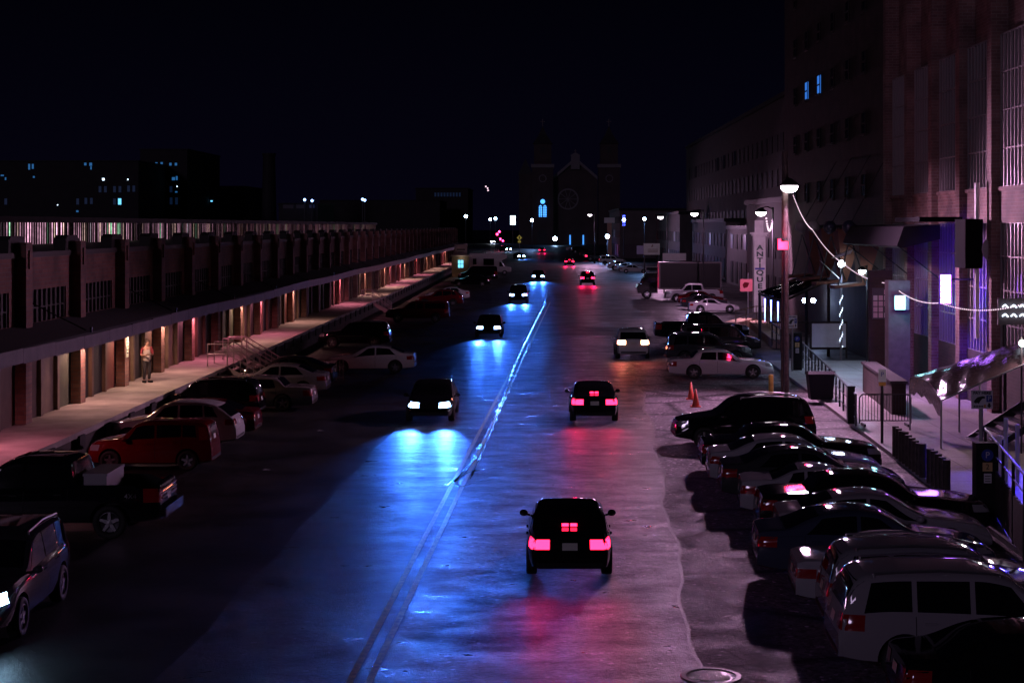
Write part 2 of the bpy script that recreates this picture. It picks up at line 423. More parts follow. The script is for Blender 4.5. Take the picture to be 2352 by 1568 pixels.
def car_kind(kind):
    if kind in CARS: return CARS[kind]
    S = SPEC[kind]
    L, W, gc, tum, r = S['L'], S['W'], S['gc'], S['tum'], S['r']
    zt, zbelt = pchip(S['top']), pchip(S['belt'])
    hl = L / 2

    def wid(x):
        t = abs(x) / hl
        return W / 2 * (1 - (.17 if x > 0 else .12) * t**5 - .02 * t**2)

    def info(x):
        z1 = zt(x)
        zb = gc + .10 * (abs(x) / hl)**8
        be = min(zbelt(x), z1 - .03)
        return wid(x), zb, be, z1 - be

    xs = sorted(set([round(-hl + L * i / 52, 4) for i in range(53)] + [round(p[0], 4) for p in S['top']]))
    rings = []
    for x in xs:
        w, zb, be, h = info(x)
        half = [(.80 * w, zb), (.95 * w, zb + .08 * (be - zb)), (.99 * w, zb + .3 * (be - zb)), (w, zb + .58 * (be - zb)), (.985 * w, zb + .88 * (be - zb)), (.955 * w, be)]
        b0 = .935 * w
        half += [(b0, be + .04 * h), (b0 - tum * h * .45, be + .45 * h), (b0 - tum * h * .80, be + .80 * h), (b0 - tum * h - .05 * w, be + .92 * h),
                 (b0 - tum * h - .16 * w, be + .97 * h), ((b0 - tum * h) * .45, be + .995 * h)]
        ring = [(x, -y, z) for y, z in half] + [(x, 0, be + h)] + [(x, y, z) for y, z in reversed(half)]
        rings.append(ring)
    n = len(rings[0])
    vs = [p for ring in rings for p in ring]
    fs = []
    for i in range(len(rings) - 1):
        for j in range(n):
            a, b = i * n + j, i * n + (j + 1) % n
            fs.append((a, b, b + n, a + n))
    fs.append(tuple(range(n - 1, -1, -1))); fs.append(tuple((len(rings) - 1) * n + j for j in range(n)))
    me = bpy.data.meshes.new('body'); me.from_pydata(vs, [], fs)
    bm = bmesh.new(); bm.from_mesh(me); bmesh.ops.recalc_face_normals(bm, faces=bm.faces); bm.to_mesh(me)
    bvh = BVHTree.FromBMesh(bm); bm.free()
    ref = paint('reference', (.3, .3, .3))
    me.materials.append(ref)

    def cast(o, d, off):
        hit = bvh.ray_cast(Vector(o), Vector(d).normalized())
        if hit[0] is None: return None
        return hit[0] + hit[1] * off

    def grid(fn, nu, nv, off=.006):
        P = [[cast(*fn(u / nu, v / nv), off) for u in range(nu + 1)] for v in range(nv + 1)]
        mb = MB(); idx = {}
        for v in range(nv + 1):
            for u in range(nu + 1):
                if P[v][u] is not None:
                    idx[(u, v)] = len(mb.v); mb.v.append(tuple(P[v][u]))
        for v in range(nv):
            for u in range(nu):
                q = [(u, v), (u + 1, v), (u + 1, v + 1), (u, v + 1)]
                if all(k in idx for k in q):
                    mb.f.append(tuple(idx[k] for k in q)); mb.m.append(0)
        return mb

    def orient(mb, outward):
        # turn the patch's faces outward
        me2 = mb
        for k, f in enumerate(me2.f):
            a, b, c = (Vector(me2.v[i]) for i in f[:3])
            if (b - a).cross(c - a).dot(outward) < 0: me2.f[k] = tuple(reversed(f))
        return me2

    parts = []           # (name, mesh, role, location, rotation, children)

    def P(name, mb, mat, out, smooth=True):
        orient(mb, Vector(out))
        parts.append((name, mb.mesh(name, mat, smooth, False), None, None, None, []))

    # glazing
    xc, xr = S['ws']

    def wsf(u, v):
        x = (xc - .05) * (1 - v) + (xr + .05) * v
        w, zb, be, h = info(x)
        y = (.93 * w - tum * h - .075 * w) * (2 * u - 1)
        return (x, y, 5), (0, 0, -1)
    P('windshield', grid(wsf, 14, 8), GLASS, (1, 0, 1))
    rw = S['rw']
    if rw and rw[0] == 'top':
        def rwf(u, v):
            x = rw[1] * (1 - v) + rw[2] * v
            w, zb, be, h = info(x)
            return (x, (.93 * w - tum * h - .10 * w) * (2 * u - 1), 5), (0, 0, -1)
        P('rear_window', grid(rwf, 14, 8), GLASS, (-1, 0, 1))
    elif rw:
        def rwf(u, v):
            z = rw[1] * (1 - v) + rw[2] * v
            return (-5, (W * .40 - tum * (z - rw[1]) * .7) * (2 * u - 1), z), (1, 0, 0)
        P('rear_window', grid(rwf, 12, 6), GLASS, (-1, 0, .3))
    for s in (1, -1):
        for (a, b, at_, bt) in S['side']:
            def swf(u, v):
                x = (a * (1 - u) + b * u) * (1 - v) + (at_ * (1 - u) + bt * u) * v
                w, zb, be, h = info(x)
                return (x, s * 3, be + h * (.10 + .70 * v)), (0, -s, 0)
            P('side_window', grid(swf, 10, 5), GLASS, (0, s, .2))
    # lamps
    z0, z1 = S['headz']
    for s in (1, -1):
        def hf(u, v):
            a = R(2 + 62 * u) * s
            pv = Vector((hl - .62, s * (W * .5 - .56), 0))
            z = (z0 + .02 * u) * (1 - v) + (z1 + .03 * u) * v
            d = Vector((math.cos(a), math.sin(a), 0))
            return (pv.x + d.x * 2, pv.y + d.y * 2, z), (-d.x, -d.y, 0)
        P('headlight', grid(hf, 8, 3, .008), LENS, (1, s * .6, 0))
        t0, t1 = S['tail']

        def tf(u, v):
            a = R(180 - (8 + 58 * u)) * s
            pv = Vector((-hl + .62, s * (W * .5 - .58), 0))
            z = t0 * (1 - v) + t1 * v
            d = Vector((math.cos(a), math.sin(a), 0))
            return (pv.x + d.x * 2, pv.y + d.y * 2, z), (-d.x, -d.y, 0)
        P('taillight', grid(tf, 8, 3, .008), TAIL, (-1, s * .6, 0))
    # grille, plates, lower trim
    P('grille', grid(lambda u, v: ((5, .42 * (2 * u - 1), z0 * (1 - v) * .98 + z1 * v * .97), (-1, 0, 0)), 6, 3, .007), TRIM, (1, 0, 0))
    P('lower_bumper', grid(lambda u, v: ((5, .62 * (2 * u - 1), gc + .12 + .10 * v), (-1, 0, 0)), 6, 2, .006), TRIM, (1, 0, 0))
    zpl = S['tail'][0] - .02
    P('licence_plate', grid(lambda u, v: ((-5, .16 * (2 * u - 1), zpl + .15 * v), (1, 0, 0)), 2, 2, .012), PLATE, (-1, 0, 0), False)
    P('rear_bumper_trim', grid(lambda u, v: ((-5, .70 * (2 * u - 1), gc + .13 + .09 * v), (1, 0, 0)), 8, 2, .006), TRIM, (-1, 0, 0))
    for s in (1, -1):
        mbh = MB()
        for (a, b, at_, bt) in S['side'][:2]:
            xh = b + .20
            w, zb, be, h = info(xh)
            q = cast((xh, s * 3, be - .10), (0, -s, 0), .012)
            if q: mbh.box((q.x - .09, q.y - .015, q.z - .014), (q.x + .09, q.y + .015, q.z + .014))
        parts.append(('door_handle', mbh.mesh('door_handle', CHROME if kind in ('formal',) else ref), 'paint', None, None, []))
        mbs = MB()
        for (a, b, at_, bt) in S['side'][:2]:
            xh = b - .03
            w, zb, be, h = info(xh)
            def sf(u, v): return (xh + .006 * (2 * u - 1), s * 3, zb + .12 + (be - zb - .12) * v), (0, -s, 0)
            g = grid(sf, 1, 8, .004); mbs.add(g.v, g.f)
        orient(mbs, Vector((0, s, 0)))
        parts.append(('door_seam', mbs.mesh('door_seam', TRIM, False, False), None, None, None, []))
        a, _, at_, _ = S['side'][0]
        w, zb, be, h = info(a)
        mm = MB(); mm.ball((a - .02, s * (w + .09), be + .10), .10, nu=10, nv=6, sz=.75)
        mm.bar((a - .03, s * (w - .06), be + .05), (a - .03, s * (w + .05), be + .07), .025, 6)
        parts.append(('side_mirror', mm.mesh('side_mirror', ref, True), 'paint', None, None, []))
    if S.get('rack'):
        for s in (1, -1):
            mb = MB()
            q0 = cast((.15, s * W * .35, 5), (0, 0, -1), .05); q1 = cast((-.8, s * W * .35, 5), (0, 0, -1), .06); q2 = cast((-1.8, s * W * .35, 5), (0, 0, -1), .05)
            mb.tube([q0, q1, q2], .018, 6); mb.bar(q0, q0 - Vector((0, 0, .06)), .018, 6); mb.bar(q2, q2 - Vector((0, 0, .06)), .018, 6)
            parts.append(('roof_rail', mb.mesh('roof_rail', STEEL), None, None, None, []))
    if S.get('softtop'):
        def stf(u, v):
            x = (.10) * (1 - v) + (-1.46) * v
            w, zb, be, h = info(x)
            return (x, (.93 * w - tum * h - .03 * w) * (2 * u - 1), 5), (0, 0, -1)
        P('soft_top', grid(stf, 16, 12, .004), pbr('soft_top_cloth', (.02, .017, .02), .9), (0, 0, 1))
    # boolean cuts: wheel wells, pickup bed
    cut = MB()
    for x in S['wb']:
        for s in (1, -1):
            cut.bar((x, s * (W / 2 - .30), r + .02), (x, s * (W / 2 + .3), r + .02), r * 1.17, 28)
    if S.get('bed'):
        cut.box((-2.80, -W / 2 + .13, .80), (-1.06, W / 2 - .13, 2.2))
    cme = cut.mesh('cutter', TRIM)
    ob = link('body_source', me); oc = link('cutter_source', cme)
    md = ob.modifiers.new('b', 'BOOLEAN'); md.operation = 'DIFFERENCE'; md.object = oc; md.solver = 'EXACT'
    md.material_mode = 'TRANSFER'
    body = bpy.data.meshes.new_from_object(ob.evaluated_get(bpy.context.evaluated_depsgraph_get()))
    bpy.data.objects.remove(ob); bpy.data.objects.remove(oc)
    body.name = 'body'
    bm = bmesh.new(); bm.from_mesh(body)
    for e in bm.edges:
        if len(e.link_faces) == 2: e.smooth = e.calc_face_angle(0) < R(38)
        else: e.smooth = False
    for f in bm.faces: f.smooth = True
    bm.to_mesh(body); bm.free()
    parts.insert(0, ('body', body, 'paint', None, None, []))
    ty, ri = wheel_meshes(r)
    for x in S['wb']:
        for s in (1, -1):
            parts.append(('wheel', ty, None, (x, s * (W / 2 - .115), r), (0, 0, 0 if s > 0 else math.pi), [('rim', ri)]))
    CARS[kind] = (S, parts)
    return CARS[kind]


CAR_GROUP = {'l': 'cars parked nose in to the loading dock', 'r': 'cars parked along the right hand pavement', 'road': 'cars on the wet road', 'far': 'cars parked far down the street'}


def car(kind, name, X, Y, heading, col, label, cat='car', scale=1.0, group=None, lights=None, simple=False, drop=()):
    """a vehicle whose body centre stands at X, Y; heading in degrees, nose towards +X at 0"""
    S, parts = car_kind(kind)
    t = empty(name, (X, Y, 0.008), R(heading)); t.scale = (scale,) * 3
    tag(t, label, cat, group)
    for (pn, me, role, loc, rot, kids) in parts:
        if pn in drop: continue
        if simple and pn in ('door_handle', 'door_seam', 'lower_bumper', 'rear_bumper_trim', 'grille', 'roof_rail'): continue
        o = link(pn, me, t, loc, rot)
        if role == 'paint':
            o.material_slots[0].link = 'OBJECT'; o.material_slots[0].material = col
        if lights and pn in lights:
            o.material_slots[0].link = 'OBJECT'; o.material_slots[0].material = lights[pn]
        for kn, km in kids:
            link(kn, km, o)
    return t


def car_side(kind, name, pxL, pxR, ybase, nose, col, label, dth=0.0, **k):
    """car seen side on: near-side extent and ground line measured in the photo"""
    S = SPEC[kind]
    Y = H * F / (ybase - CY)
    ln = (pxR - pxL) * Y / F
    sc = max(.93, min(1.08, ln / S['L']))
    if nose == 'L':          # rear bumper is the visible, trusted end
        X = (pxR - CX) * Y / F - S['L'] * sc / 2
    else:
        X = (pxL - CX) * Y / F + S['L'] * sc / 2
    return car(kind, name, X, Y + S['W'] * sc / 2, (180 if nose == 'L' else 0) + dth, col, label, scale=sc, **k)

# ================================================================== SETTING
LOT = road_mat('lot_asphalt', (.012, .011, .012), .35, bump=.3, lo=.35, hi=.7)
ROAD = road_mat('wet_asphalt', (.026, .022, .027), .34, bump=.9, streak=(.7, 1.2, 1), lo=.24, hi=.62, nscale=.9, cracks=.16, c0=.4, c1=1.6, speck=.9)
STRIP = road_mat('cracked_concrete', (.15, .125, .14), .18, bump=1.0, cracks=.40, lo=.38, hi=.8, nscale=.7, c0=.32, c1=1.5, speck=.55)
FAR = road_mat('far_asphalt', (.03, .028, .032), .35, bump=.4, lo=.34, hi=.65)
WALK = road_mat('pavement_concrete', (.26, .235, .23), .5, bump=.3, lo=.30, hi=.7)
m, nt, b = MAT['pavement_concrete'], MAT['pavement_concrete'].node_tree, MAT['pavement_concrete'].node_tree.nodes['Principled BSDF']
# expansion joints in the pavement flags
br = nt.nodes.new('ShaderNodeTexBrick'); br.inputs['Scale'].default_value = 1; br.inputs['Brick Width'].default_value = 1.6; br.inputs['Row Height'].default_value = 1.6
br.offset = 0; br.inputs['Mortar Size'].default_value = .018; br.inputs['Color1'].default_value = (1, 1, 1, 1); br.inputs['Color2'].default_value = (.82, .80, .80, 1); br.inputs['Mortar'].default_value = (.2, .2, .2, 1)
tcn = nt.nodes.new('ShaderNodeTexCoord'); nt.links.new(tcn.outputs['Object'], br.inputs['Vector'])
mxn = nt.nodes.new('ShaderNodeMix'); mxn.data_type = 'RGBA'; mxn.blend_type = 'MULTIPLY'; mxn.inputs[0].default_value = 1
src = b.inputs['Base Color'].links[0].from_socket
nt.links.new(src, mxn.inputs[6]); nt.links.new(br.outputs['Color'], mxn.inputs[7]); nt.links.new(mxn.outputs[2], b.inputs['Base Color'])


def sheet(name, pts, z, mat, kind='structure', nx=1):
    mb = MB(); mb.add([(p[0], p[1], z) for p in pts], [tuple(range(len(pts)))])
    me = mb.mesh(name, mat)
    if me.polygons[0].normal.z < 0: me.flip_normals()
    o = link(name, me)
    tag(o, kind=kind)
    return o


sheet('ground', [(-1500, -60), (1500, -60), (1500, 2600), (-1500, 2600)], 0, LOT)


def road_x(Y, off): return off + .0265 * (Y - 30)


# seam between travel lane and parking strip wanders a little
def seam(Y): return 2.55 + .043 * (Y - 26.5) * (1 if Y < 60 else 0) + (.043 * 33.5 + .028 * (Y - 60) if Y >= 60 else 0) + .10 * math.sin(Y * .55) + .05 * math.sin(Y * 1.7)


def kerb(Y): return 10.75 + .028 * (Y - 35)


YS = [6 + i * 1.0 for i in range(105)]
left = [(road_x(y, -6.3) + .06 * math.sin(y * .9), y) for y in YS]
sheet('road', left + [(seam(y), y) for y in reversed(YS)], .004, ROAD)
sheet('parking_strip', [(seam(y) + .03, y) for y in YS] + [(kerb(y), y) for y in reversed(YS)], .004, STRIP)
sheet('far_road', [(road_x(110, -6.3), 110.2), (18.5, 110.2), (21, 240), (40, 420), (40, 600), (-60, 600), (-30, 430), (-9, 300), (-5, 230)], .004, FAR)
mb = MB()
seamline = [(seam(y) + .015, y, .007) for y in YS if y < 75]
for a, b2 in zip(seamline[:-1], seamline[1:]):
    mb.add([(a[0] - .03, a[1], .008), (a[0] + .035, a[1], .008), (b2[0] + .035, b2[1], .008), (b2[0] - .03, b2[1], .008)], [(0, 1, 2, 3)])
o = mb.build('road_seam', pbr('wet_tar', (.02, .018, .02), .42, bump=1.0, bscale=22)); tag(o, kind='structure')

YEL = pbr('worn_yellow_paint', (.42, .28, .07), .40, vary=.6, vscale=7, bump=.3)
for off in (-.16, .16):
    mb = MB()
    for i in range(0, 150):
        y0 = 8 + i; x0 = road_x(y0, -2.95) + off; x1 = road_x(y0 + 1, -2.95) + off
        mb.add([(x0 - .06, y0, .009), (x0 + .06, y0, .009), (x1 + .06, y0 + 1, .009), (x1 - .06, y0 + 1, .009)], [(0, 1, 2, 3)])
    o = mb.build('road_marking', YEL); tag(o, kind='structure')

# standing water along the crown of the road and in the cross cracks
PUD = pbr('standing_water', (.012, .013, .018), .16, bump=1.0, bscale=9, spec=.7)


def puddle(pts_w, wob=.12, z=.012):
    """pts: centre line (x, y, halfwidth)"""
    L_, R_ = [], []
    fine = []
    for (x0, y0, w0), (x1, y1, w1) in zip(pts_w[:-1], pts_w[1:]):
        n = max(2, int(math.hypot(x1 - x0, y1 - y0) / .35))
        for i in range(n):
            t = i / n
            fine.append((x0 + (x1 - x0) * t, y0 + (y1 - y0) * t, w0 + (w1 - w0) * t))
    fine.append(pts_w[-1])
    mb = MB()
    for i, (x, y, w) in enumerate(fine):
        a = fine[max(0, i - 1)]; c = fine[min(len(fine) - 1, i + 1)]
        d = Vector((c[0] - a[0], c[1] - a[1], 0)).normalized(); n = Vector((-d.y, d.x, 0))
        k1 = w * (1 + random.uniform(-wob, wob) * 4); k2 = w * (1 + random.uniform(-wob, wob) * 4)
        gapf = .5 + .5 * math.sin(y * 2.3 + x * 5 + random.uniform(-.8, .8))
        k1 *= .25 + 1.1 * gapf; k2 *= .25 + 1.1 * gapf     # k1 = 0 where the water dries out
        mb.v += [tuple(Vector((x, y, z)) + n * max(.008, k1)), tuple(Vector((x, y, z)) - n * max(.008, k2))]
    for i in range(len(fine) - 1):
        mb.f.append((2 * i, 2 * i + 2, 2 * i + 3, 2 * i + 1)); mb.m.append(0)
    o = mb.build('puddle', PUD); tag(o, kind='structure')


cl = lambda px, py: gp(px, py)
for line in ([(1040, 1110, .14), (1085, 1060, .22), (1110, 1010, .12), (1135, 960, .16), (1160, 905, .10), (1178, 850, .2), (1200, 800, .16), (1225, 750, .22), (1250, 700, .2), (1258, 670, .1)],
             [(1080, 1100, .1), (1120, 1010, .08), (1150, 940, .12), (1185, 860, .10), (1215, 790, .12)],
             [(985, 1118, .05), (1030, 1112, .18), (1075, 1085, .22), (1140, 1072, .14), (1235, 1080, .05)],
             [(1000, 1105, .05), (1060, 1118, .12), (1125, 1098, .05)],
             [(1140, 850, .06), (1175, 852, .16), (1205, 848, .05)]
             ):
    puddle([(cl(x, y).x, cl(x, y).y, w * .32) for x, y, w in line])

# pavement on the right with its kerb
ky = [10 + 2 * i for i in range(40)]
mb = MB()
mb.v = [(kerb(y), y, 0) for y in ky] + [(kerb(y), y, .14) for y in ky] + [(40, y, .14) for y in ky]
n = len(ky)
for i in range(n - 1):
    mb.f += [(i, i + 1, n + i + 1, n + i), (n + i, n + i + 1, 2 * n + i + 1, 2 * n + i)]; mb.m += [0, 0]
mb.add([(kerb(ky[-1]), ky[-1], 0), (40, ky[-1], 0), (40, ky[-1], .14), (kerb(ky[-1]), ky[-1], .14)], [(0, 1, 2, 3)])
o = mb.build('pavement', WALK); tag(o, kind='structure')

# ================================================================== LEFT: long brick market terminal with loading dock
BRK = brick('market_brick', (.22, .085, .06), (.15, .055, .045), (.16, .12, .11), 1.0)
BRKP = brick('pier_brick', (.36, .20, .15), (.27, .13, .10), (.22, .17, .15), 1.0)
DOORM = [pbr('door_' + n_, c, .6, vary=.25, vscale=2) for n_, c in (('brown', (.10, .055, .035)), ('green', (.07, .085, .05)), ('oxide', (.12, .035, .025)), ('tan', (.17, .12, .08)), ('black', (.008, .007, .007)))]
WX, DX, DZ = -17.0, -14.45, 1.1
KY = lambda k: 58.2 + 6.1 * k
K0, K1 = -3, 41
hall = empty('market_terminal', (WX, KY(0), 0))
tag(hall, 'long brick market terminal with pilasters, barred windows and a loading dock', 'market hall')


def hp(mb, name, mat, smooth=False):
    me = mb.mesh(name, mat, smooth)
    o = link(name, me); o.parent = hall; o.matrix_parent_inverse = Matrix.Translation((-WX, -KY(0), 0))
    return o


y0, y1 = KY(K0) - 3, KY(K1) + 3
mb = MB()
mb.box((WX - 10.5, y0, 5.36), (WX, y1, 6.45))                       # brick band under the parapet
mb.box((WX - 10.5, y0, 3.9), (WX, y1, 4.26))                        # below the windows
for k in range(K0, K1):
    mb.box((WX - .6, KY(k) + .0, 4.26), (WX, KY(k) + 1.05, 5.36)); mb.box((WX - .6, KY(k) + 5.15, 4.26), (WX, KY(k) + 6.1, 5.36))
hp(mb, 'wall', BRK)
mb = MB(); mb.box((WX - .5, y0, 6.45), (WX + .08, y1, 6.62)); hp(mb, 'coping', pbr('coping_dark', (.03, .022, .022), .7))
mb = MB(); mb.box((WX - 10.5, y0, 6.3), (WX - .52, y1, 6.5)); hp(mb, 'roof', pbr('roof_felt', (.02, .018, .02), .85))
PBR_ = brick('pilaster_brick', (.25, .11, .085), (.17, .07, .055), (.16, .12, .11), 1.0)
CAPM = pbr('pilaster_cap', (.02, .016, .016), .8)
for k in range(K0, K1 + 1):
    mb = MB(); mb.box((WX, KY(k) - .42, 4.0), (WX + .38, KY(k) + .22, 6.95))
    mb.box((WX + .38, KY(k) - .20, 6.1), (WX + .43, KY(k) - .02, 6.7))
    p = hp(mb, 'pilaster', PBR_)
    mb = MB(); mb.prism([(KY(k) - .95, 6.62), (KY(k) + .75, 6.62), (KY(k) + .7, 7.02), (KY(k) + .45, 7.16), (KY(k) - .65, 7.16), (KY(k) - .9, 7.02)], 0, WX - .45, WX - .02)
    c = mb.build('pilaster_cap', CAPM, None); c.parent = p
PANE = pbr('barred_pane', (.20, .17, .20), .35, vary=.5, vscale=2.2)
BARM = pbr('window_bar', (.02, .015, .015), .7)
for k in range(K0, K1):
    mb = MB(); mb.box((WX - .22, KY(k) + 1.05, 4.26), (WX - .14, KY(k) + 5.15, 5.36))
    wv = hp(mb, 'window', PANE if random.random() > .12 else DOORM[4])
    mb = MB()
    for i in range(9):
        y = KY(k) + 1.05 + 4.1 * i / 8
        mb.box((WX - .14, y - .10, 4.26), (WX - .05, y + .10, 5.36))
    mb.box((WX - .14, KY(k) + 1.0, 4.72), (WX - .06, KY(k) + 5.2, 4.78))
    c = mb.build('window_bars', BARM); c.parent = wv
# clerestory lantern on the roof: translucent panes lit from inside
cy0, cy1 = KY(K0) - 3, 262
gl = bpy.data.materials.new('clerestory_panes'); gl.use_nodes = True
nt = gl.node_tree; bs = nt.nodes['Principled BSDF']; Lk = nt.links.new
tc = nt.nodes.new('ShaderNodeTexCoord'); sp = nt.nodes.new('ShaderNodeSeparateXYZ'); Lk(tc.outputs['Object'], sp.inputs[0])
dv = nt.nodes.new('ShaderNodeMath'); dv.operation = 'MULTIPLY'; dv.inputs[1].default_value = 1 / .42; Lk(sp.outputs[1], dv.inputs[0])
fl = nt.nodes.new('ShaderNodeMath'); fl.operation = 'FLOOR'; Lk(dv.outputs[0], fl.inputs[0])
wn = nt.nodes.new('ShaderNodeTexWhiteNoise'); wn.noise_dimensions = '1D'; Lk(fl.outputs[0], wn.inputs['W'])
pw = nt.nodes.new('ShaderNodeMath'); pw.operation = 'POWER'; pw.inputs[1].default_value = 2.2; Lk(wn.outputs['Value'], pw.inputs[0])
no = nt.nodes.new('ShaderNodeTexNoise'); no.inputs['Scale'].default_value = 4; Lk(tc.outputs['Object'], no.inputs['Vector'])
mu = nt.nodes.new('ShaderNodeMath'); mu.operation = 'MULTIPLY'; Lk(pw.outputs[0], mu.inputs[0]); Lk(no.outputs['Fac'], mu.inputs[1])
big = nt.nodes.new('ShaderNodeTexNoise'); big.inputs['Scale'].default_value = .09; Lk(tc.outputs['Object'], big.inputs['Vector'])
bm_ = nt.nodes.new('ShaderNodeMapRange'); bm_.inputs[1].default_value = .35; bm_.inputs[2].default_value = .6; bm_.inputs[3].default_value = .25; bm_.inputs[4].default_value = 1.3; Lk(big.outputs['Fac'], bm_.inputs[0])
mu2 = nt.nodes.new('ShaderNodeMath'); mu2.operation = 'MULTIPLY'; Lk(mu.outputs[0], mu2.inputs[0]); Lk(bm_.outputs[0], mu2.inputs[1])
st = nt.nodes.new('ShaderNodeMath'); st.operation = 'MULTIPLY'; st.inputs[1].default_value = 7; Lk(mu2.outputs[0], st.inputs[0])
ramp = nt.nodes.new('ShaderNodeValToRGB'); ramp.color_ramp.interpolation = 'CONSTANT'
els = ramp.color_ramp.elements
els[0].position = 0; els[0].color = (.75, .38, .55, 1); els[1].position = .62; els[1].color = (.85, .55, .50, 1)
for pp, cc in ((.80, (.35, .75, .45, 1)), (.88, (.8, .6, .45, 1)), (.95, (.9, .75, .9, 1))):
    e = els.new(pp); e.color = cc
wn2 = nt.nodes.new('ShaderNodeMath'); wn2.operation = 'FRACT'
m7 = nt.nodes.new('ShaderNodeMath'); m7.operation = 'MULTIPLY'; m7.inputs[1].default_value = 7.31; Lk(wn.outputs['Value'], m7.inputs[0]); Lk(m7.outputs[0], wn2.inputs[0])
Lk(wn2.outputs[0], ramp.inputs[0]); Lk(ramp.outputs[0], bs.inputs['Emission Color']); Lk(st.outputs[0], bs.inputs['Emission Strength'])
bs.inputs['Base Color'].default_value = (.05, .04, .04, 1)
CX0 = -27.4
mb = MB(); mb.box((CX0 - .2, cy0, 6.45), (CX0, cy1, 7.66)); hp(mb, 'clerestory_glazing', gl)
mb = MB()
y = cy0
while y < cy1:
    mb.box((CX0, y - .055, 6.45), (CX0 + .06, y + .055, 7.66)); y += .42
hp(mb, 'clerestory_mullions', pbr('mullion', (.04, .02, .02), .6))
mb = MB(); mb.prism([(CX0 - 6, 6.5), (CX0 - .2, 6.5), (CX0 - .2, 7.66), (CX0 + .25, 7.66), (CX0 + .25, 7.98), (CX0 - 6, 8.0)], 1, cy0, cy1)
hp(mb, 'clerestory_roof', pbr('clerestory_roof', (.06, .025, .03), .7, vary=.4, vscale=.7))
# canopy over the dock
mb = MB(); mb.prism([(WX, 3.95), (WX, 4.25), (-14.95, 4.0), (-14.95, 3.86)], 1, y0, y1); hp(mb, 'canopy_roof', pbr('canopy_felt', (.012, .01, .011), .9))
FASC = pbr('canopy_fascia', (.055, .036, .038), .6, vary=.35, vscale=1.6, bump=.4, bscale=5)
mb = MB()
yy = y0
while yy < y1:
    dz = .04 * math.sin(yy * .21) + .03 * math.sin(yy * .07)
    mb.box((-14.98, yy, 3.56 + dz), (-14.88, min(yy + 3.03, y1), 3.98 + dz)); yy += 3.05
hp(mb, 'canopy_fascia', FASC)
for k in range(K0, K1, 2):
    mb = MB(); mb.bar((WX, KY(k) + 1.0, 5.0), (-15.1, KY(k) + 1.0, 4.05), .025, 6); mb.box((-14.96, KY(k) + .95, 3.98), (-14.9, KY(k) + 1.05, 4.16)); hp(mb, 'canopy_tie', DARKSTEEL)
# dock platform
mb = MB(); mb.box((WX - .4, y0, .92), (DX, y1, DZ)); hp(mb, 'dock_slab', CONC)
mb = MB(); mb.box((WX - .4, y0, 0), (DX - .15, y1, .92)); hp(mb, 'dock_base', pbr('dock_base_timber', (.045, .035, .03), .8, vary=.5, vscale=1.2))
mb = MB()
for k in range(K0, K1):
    for j in (.8, 3.9):
        mb = MB(); mb.box((DX - .02, KY(k) + j, .55), (DX + .07, KY(k) + j + .6, .98)); hp(mb, 'dock_bumper', pbr('bumper_rubber', (.02, .018, .018), .8))
# piers, doors and lamps of the dock
LITK = {0: 'y', 1: 'g', 2: 'y', 3: 'p', 5: 'y', 6: 'p', 8: 'y', 12: 'p', 15: 'y', 18: 'y', 19: 'p', 21: 'p', 22: 'y', 25: 'p', 28: 'y', 30: 'y', 34: 'p', 35: 'y', -2: 'p'}
LC = {'y': (1.0, .50, .42), 'g': (1.0, .56, .42), 'p': (1.0, .26, .40)}
SHADE = {'y': lit('dock_lamp_y', (1, .8, .3), 5), 'g': lit('dock_lamp_g', (.8, 1, .4), 5), 'p': lit('dock_lamp_p', (1, .3, .45), 5)}
for k in range(K0, K1 + 1):
    mb = MB(); mb.box((WX - .02, KY(k) - .30, DZ), (WX + .34, KY(k) + .30, 3.95)); p = hp(mb, 'dock_pier', BRKP)
    if k in LITK:
        q = Vector((WX + .72, KY(k) - .0, 3.62))
        mb = MB(); mb.lathe([(.03, .20), (.10, .16), (.13, .0), (.11, -.02), (.02, .08)], 14, 0, c=q); mb.bar((WX + .3, q.y, q.z + .16), (q.x, q.y, q.z + .2), .025, 6)
        c = hp(mb, 'dock_lamp', DARKSTEEL, True)
        mb = MB(); mb.ball(q + Vector((0, 0, -.01)), .08); s = mb.build('lamp_bulb', SHADE[LITK[k]]); s.parent = c
        lamp('dock_light', 'SPOT', tuple(q + Vector((.10, 0, -.17)) - Vector((WX, KY(0), 0))), LC[LITK[k]], 280 if k < 12 else 380, hall, .07, target=tuple(q + Vector((-.35, 0, -3)) - Vector((WX, KY(0), 0))), cone=170, blend=.5)
    if k < K1:
        a = KY(k) + .30; w3 = 5.5 / 3
        for j in range(3):
            ya, yb = a + w3 * j + .10, a + w3 * (j + 1) - .10
            mi = random.choice([0, 0, 1, 2, 3, 4, 4])
            if k > 30 and j == 1: continue
            mb = MB(); mb.box((WX - .10, ya, DZ), (WX - .04, yb, 3.6)); hp(mb, 'door', DOORM[mi])  # black panels stand for open doorways, the dark inside put into the colour
        mb = MB()
        for j in (1, 2): mb.box((WX - .05, a + w3 * j - .12, DZ), (WX + .10, a + w3 * j + .12, 3.9))
        mb.box((WX - .05, a, 3.6), (WX + .02, a + 5.5, 3.95)); hp(mb, 'door_frame', DOORM[3] if k % 3 else DOORM[0])
mb = MB(); mb.box((WX + .35, KY(1) - .18, 2.25), (WX + .37, KY(1) + .18, 3.25)); o = hp(mb, 'dock_sign', pbr('dock_notice', (.55, .6, .45), .6))
mb = MB()
for i in range(6): mb.box((WX + .37, KY(1) - .13, 2.4 + .13 * i), (WX + .374, KY(1) + .13, 2.44 + .13 * i))
s = mb.build('notice_lines', TRIM); s.parent = o

# ------------------------------------------------------------------ steel stairs from the dock down to the car park
PIPE = pbr('rail_steel', (.42, .36, .36), .35, .6)


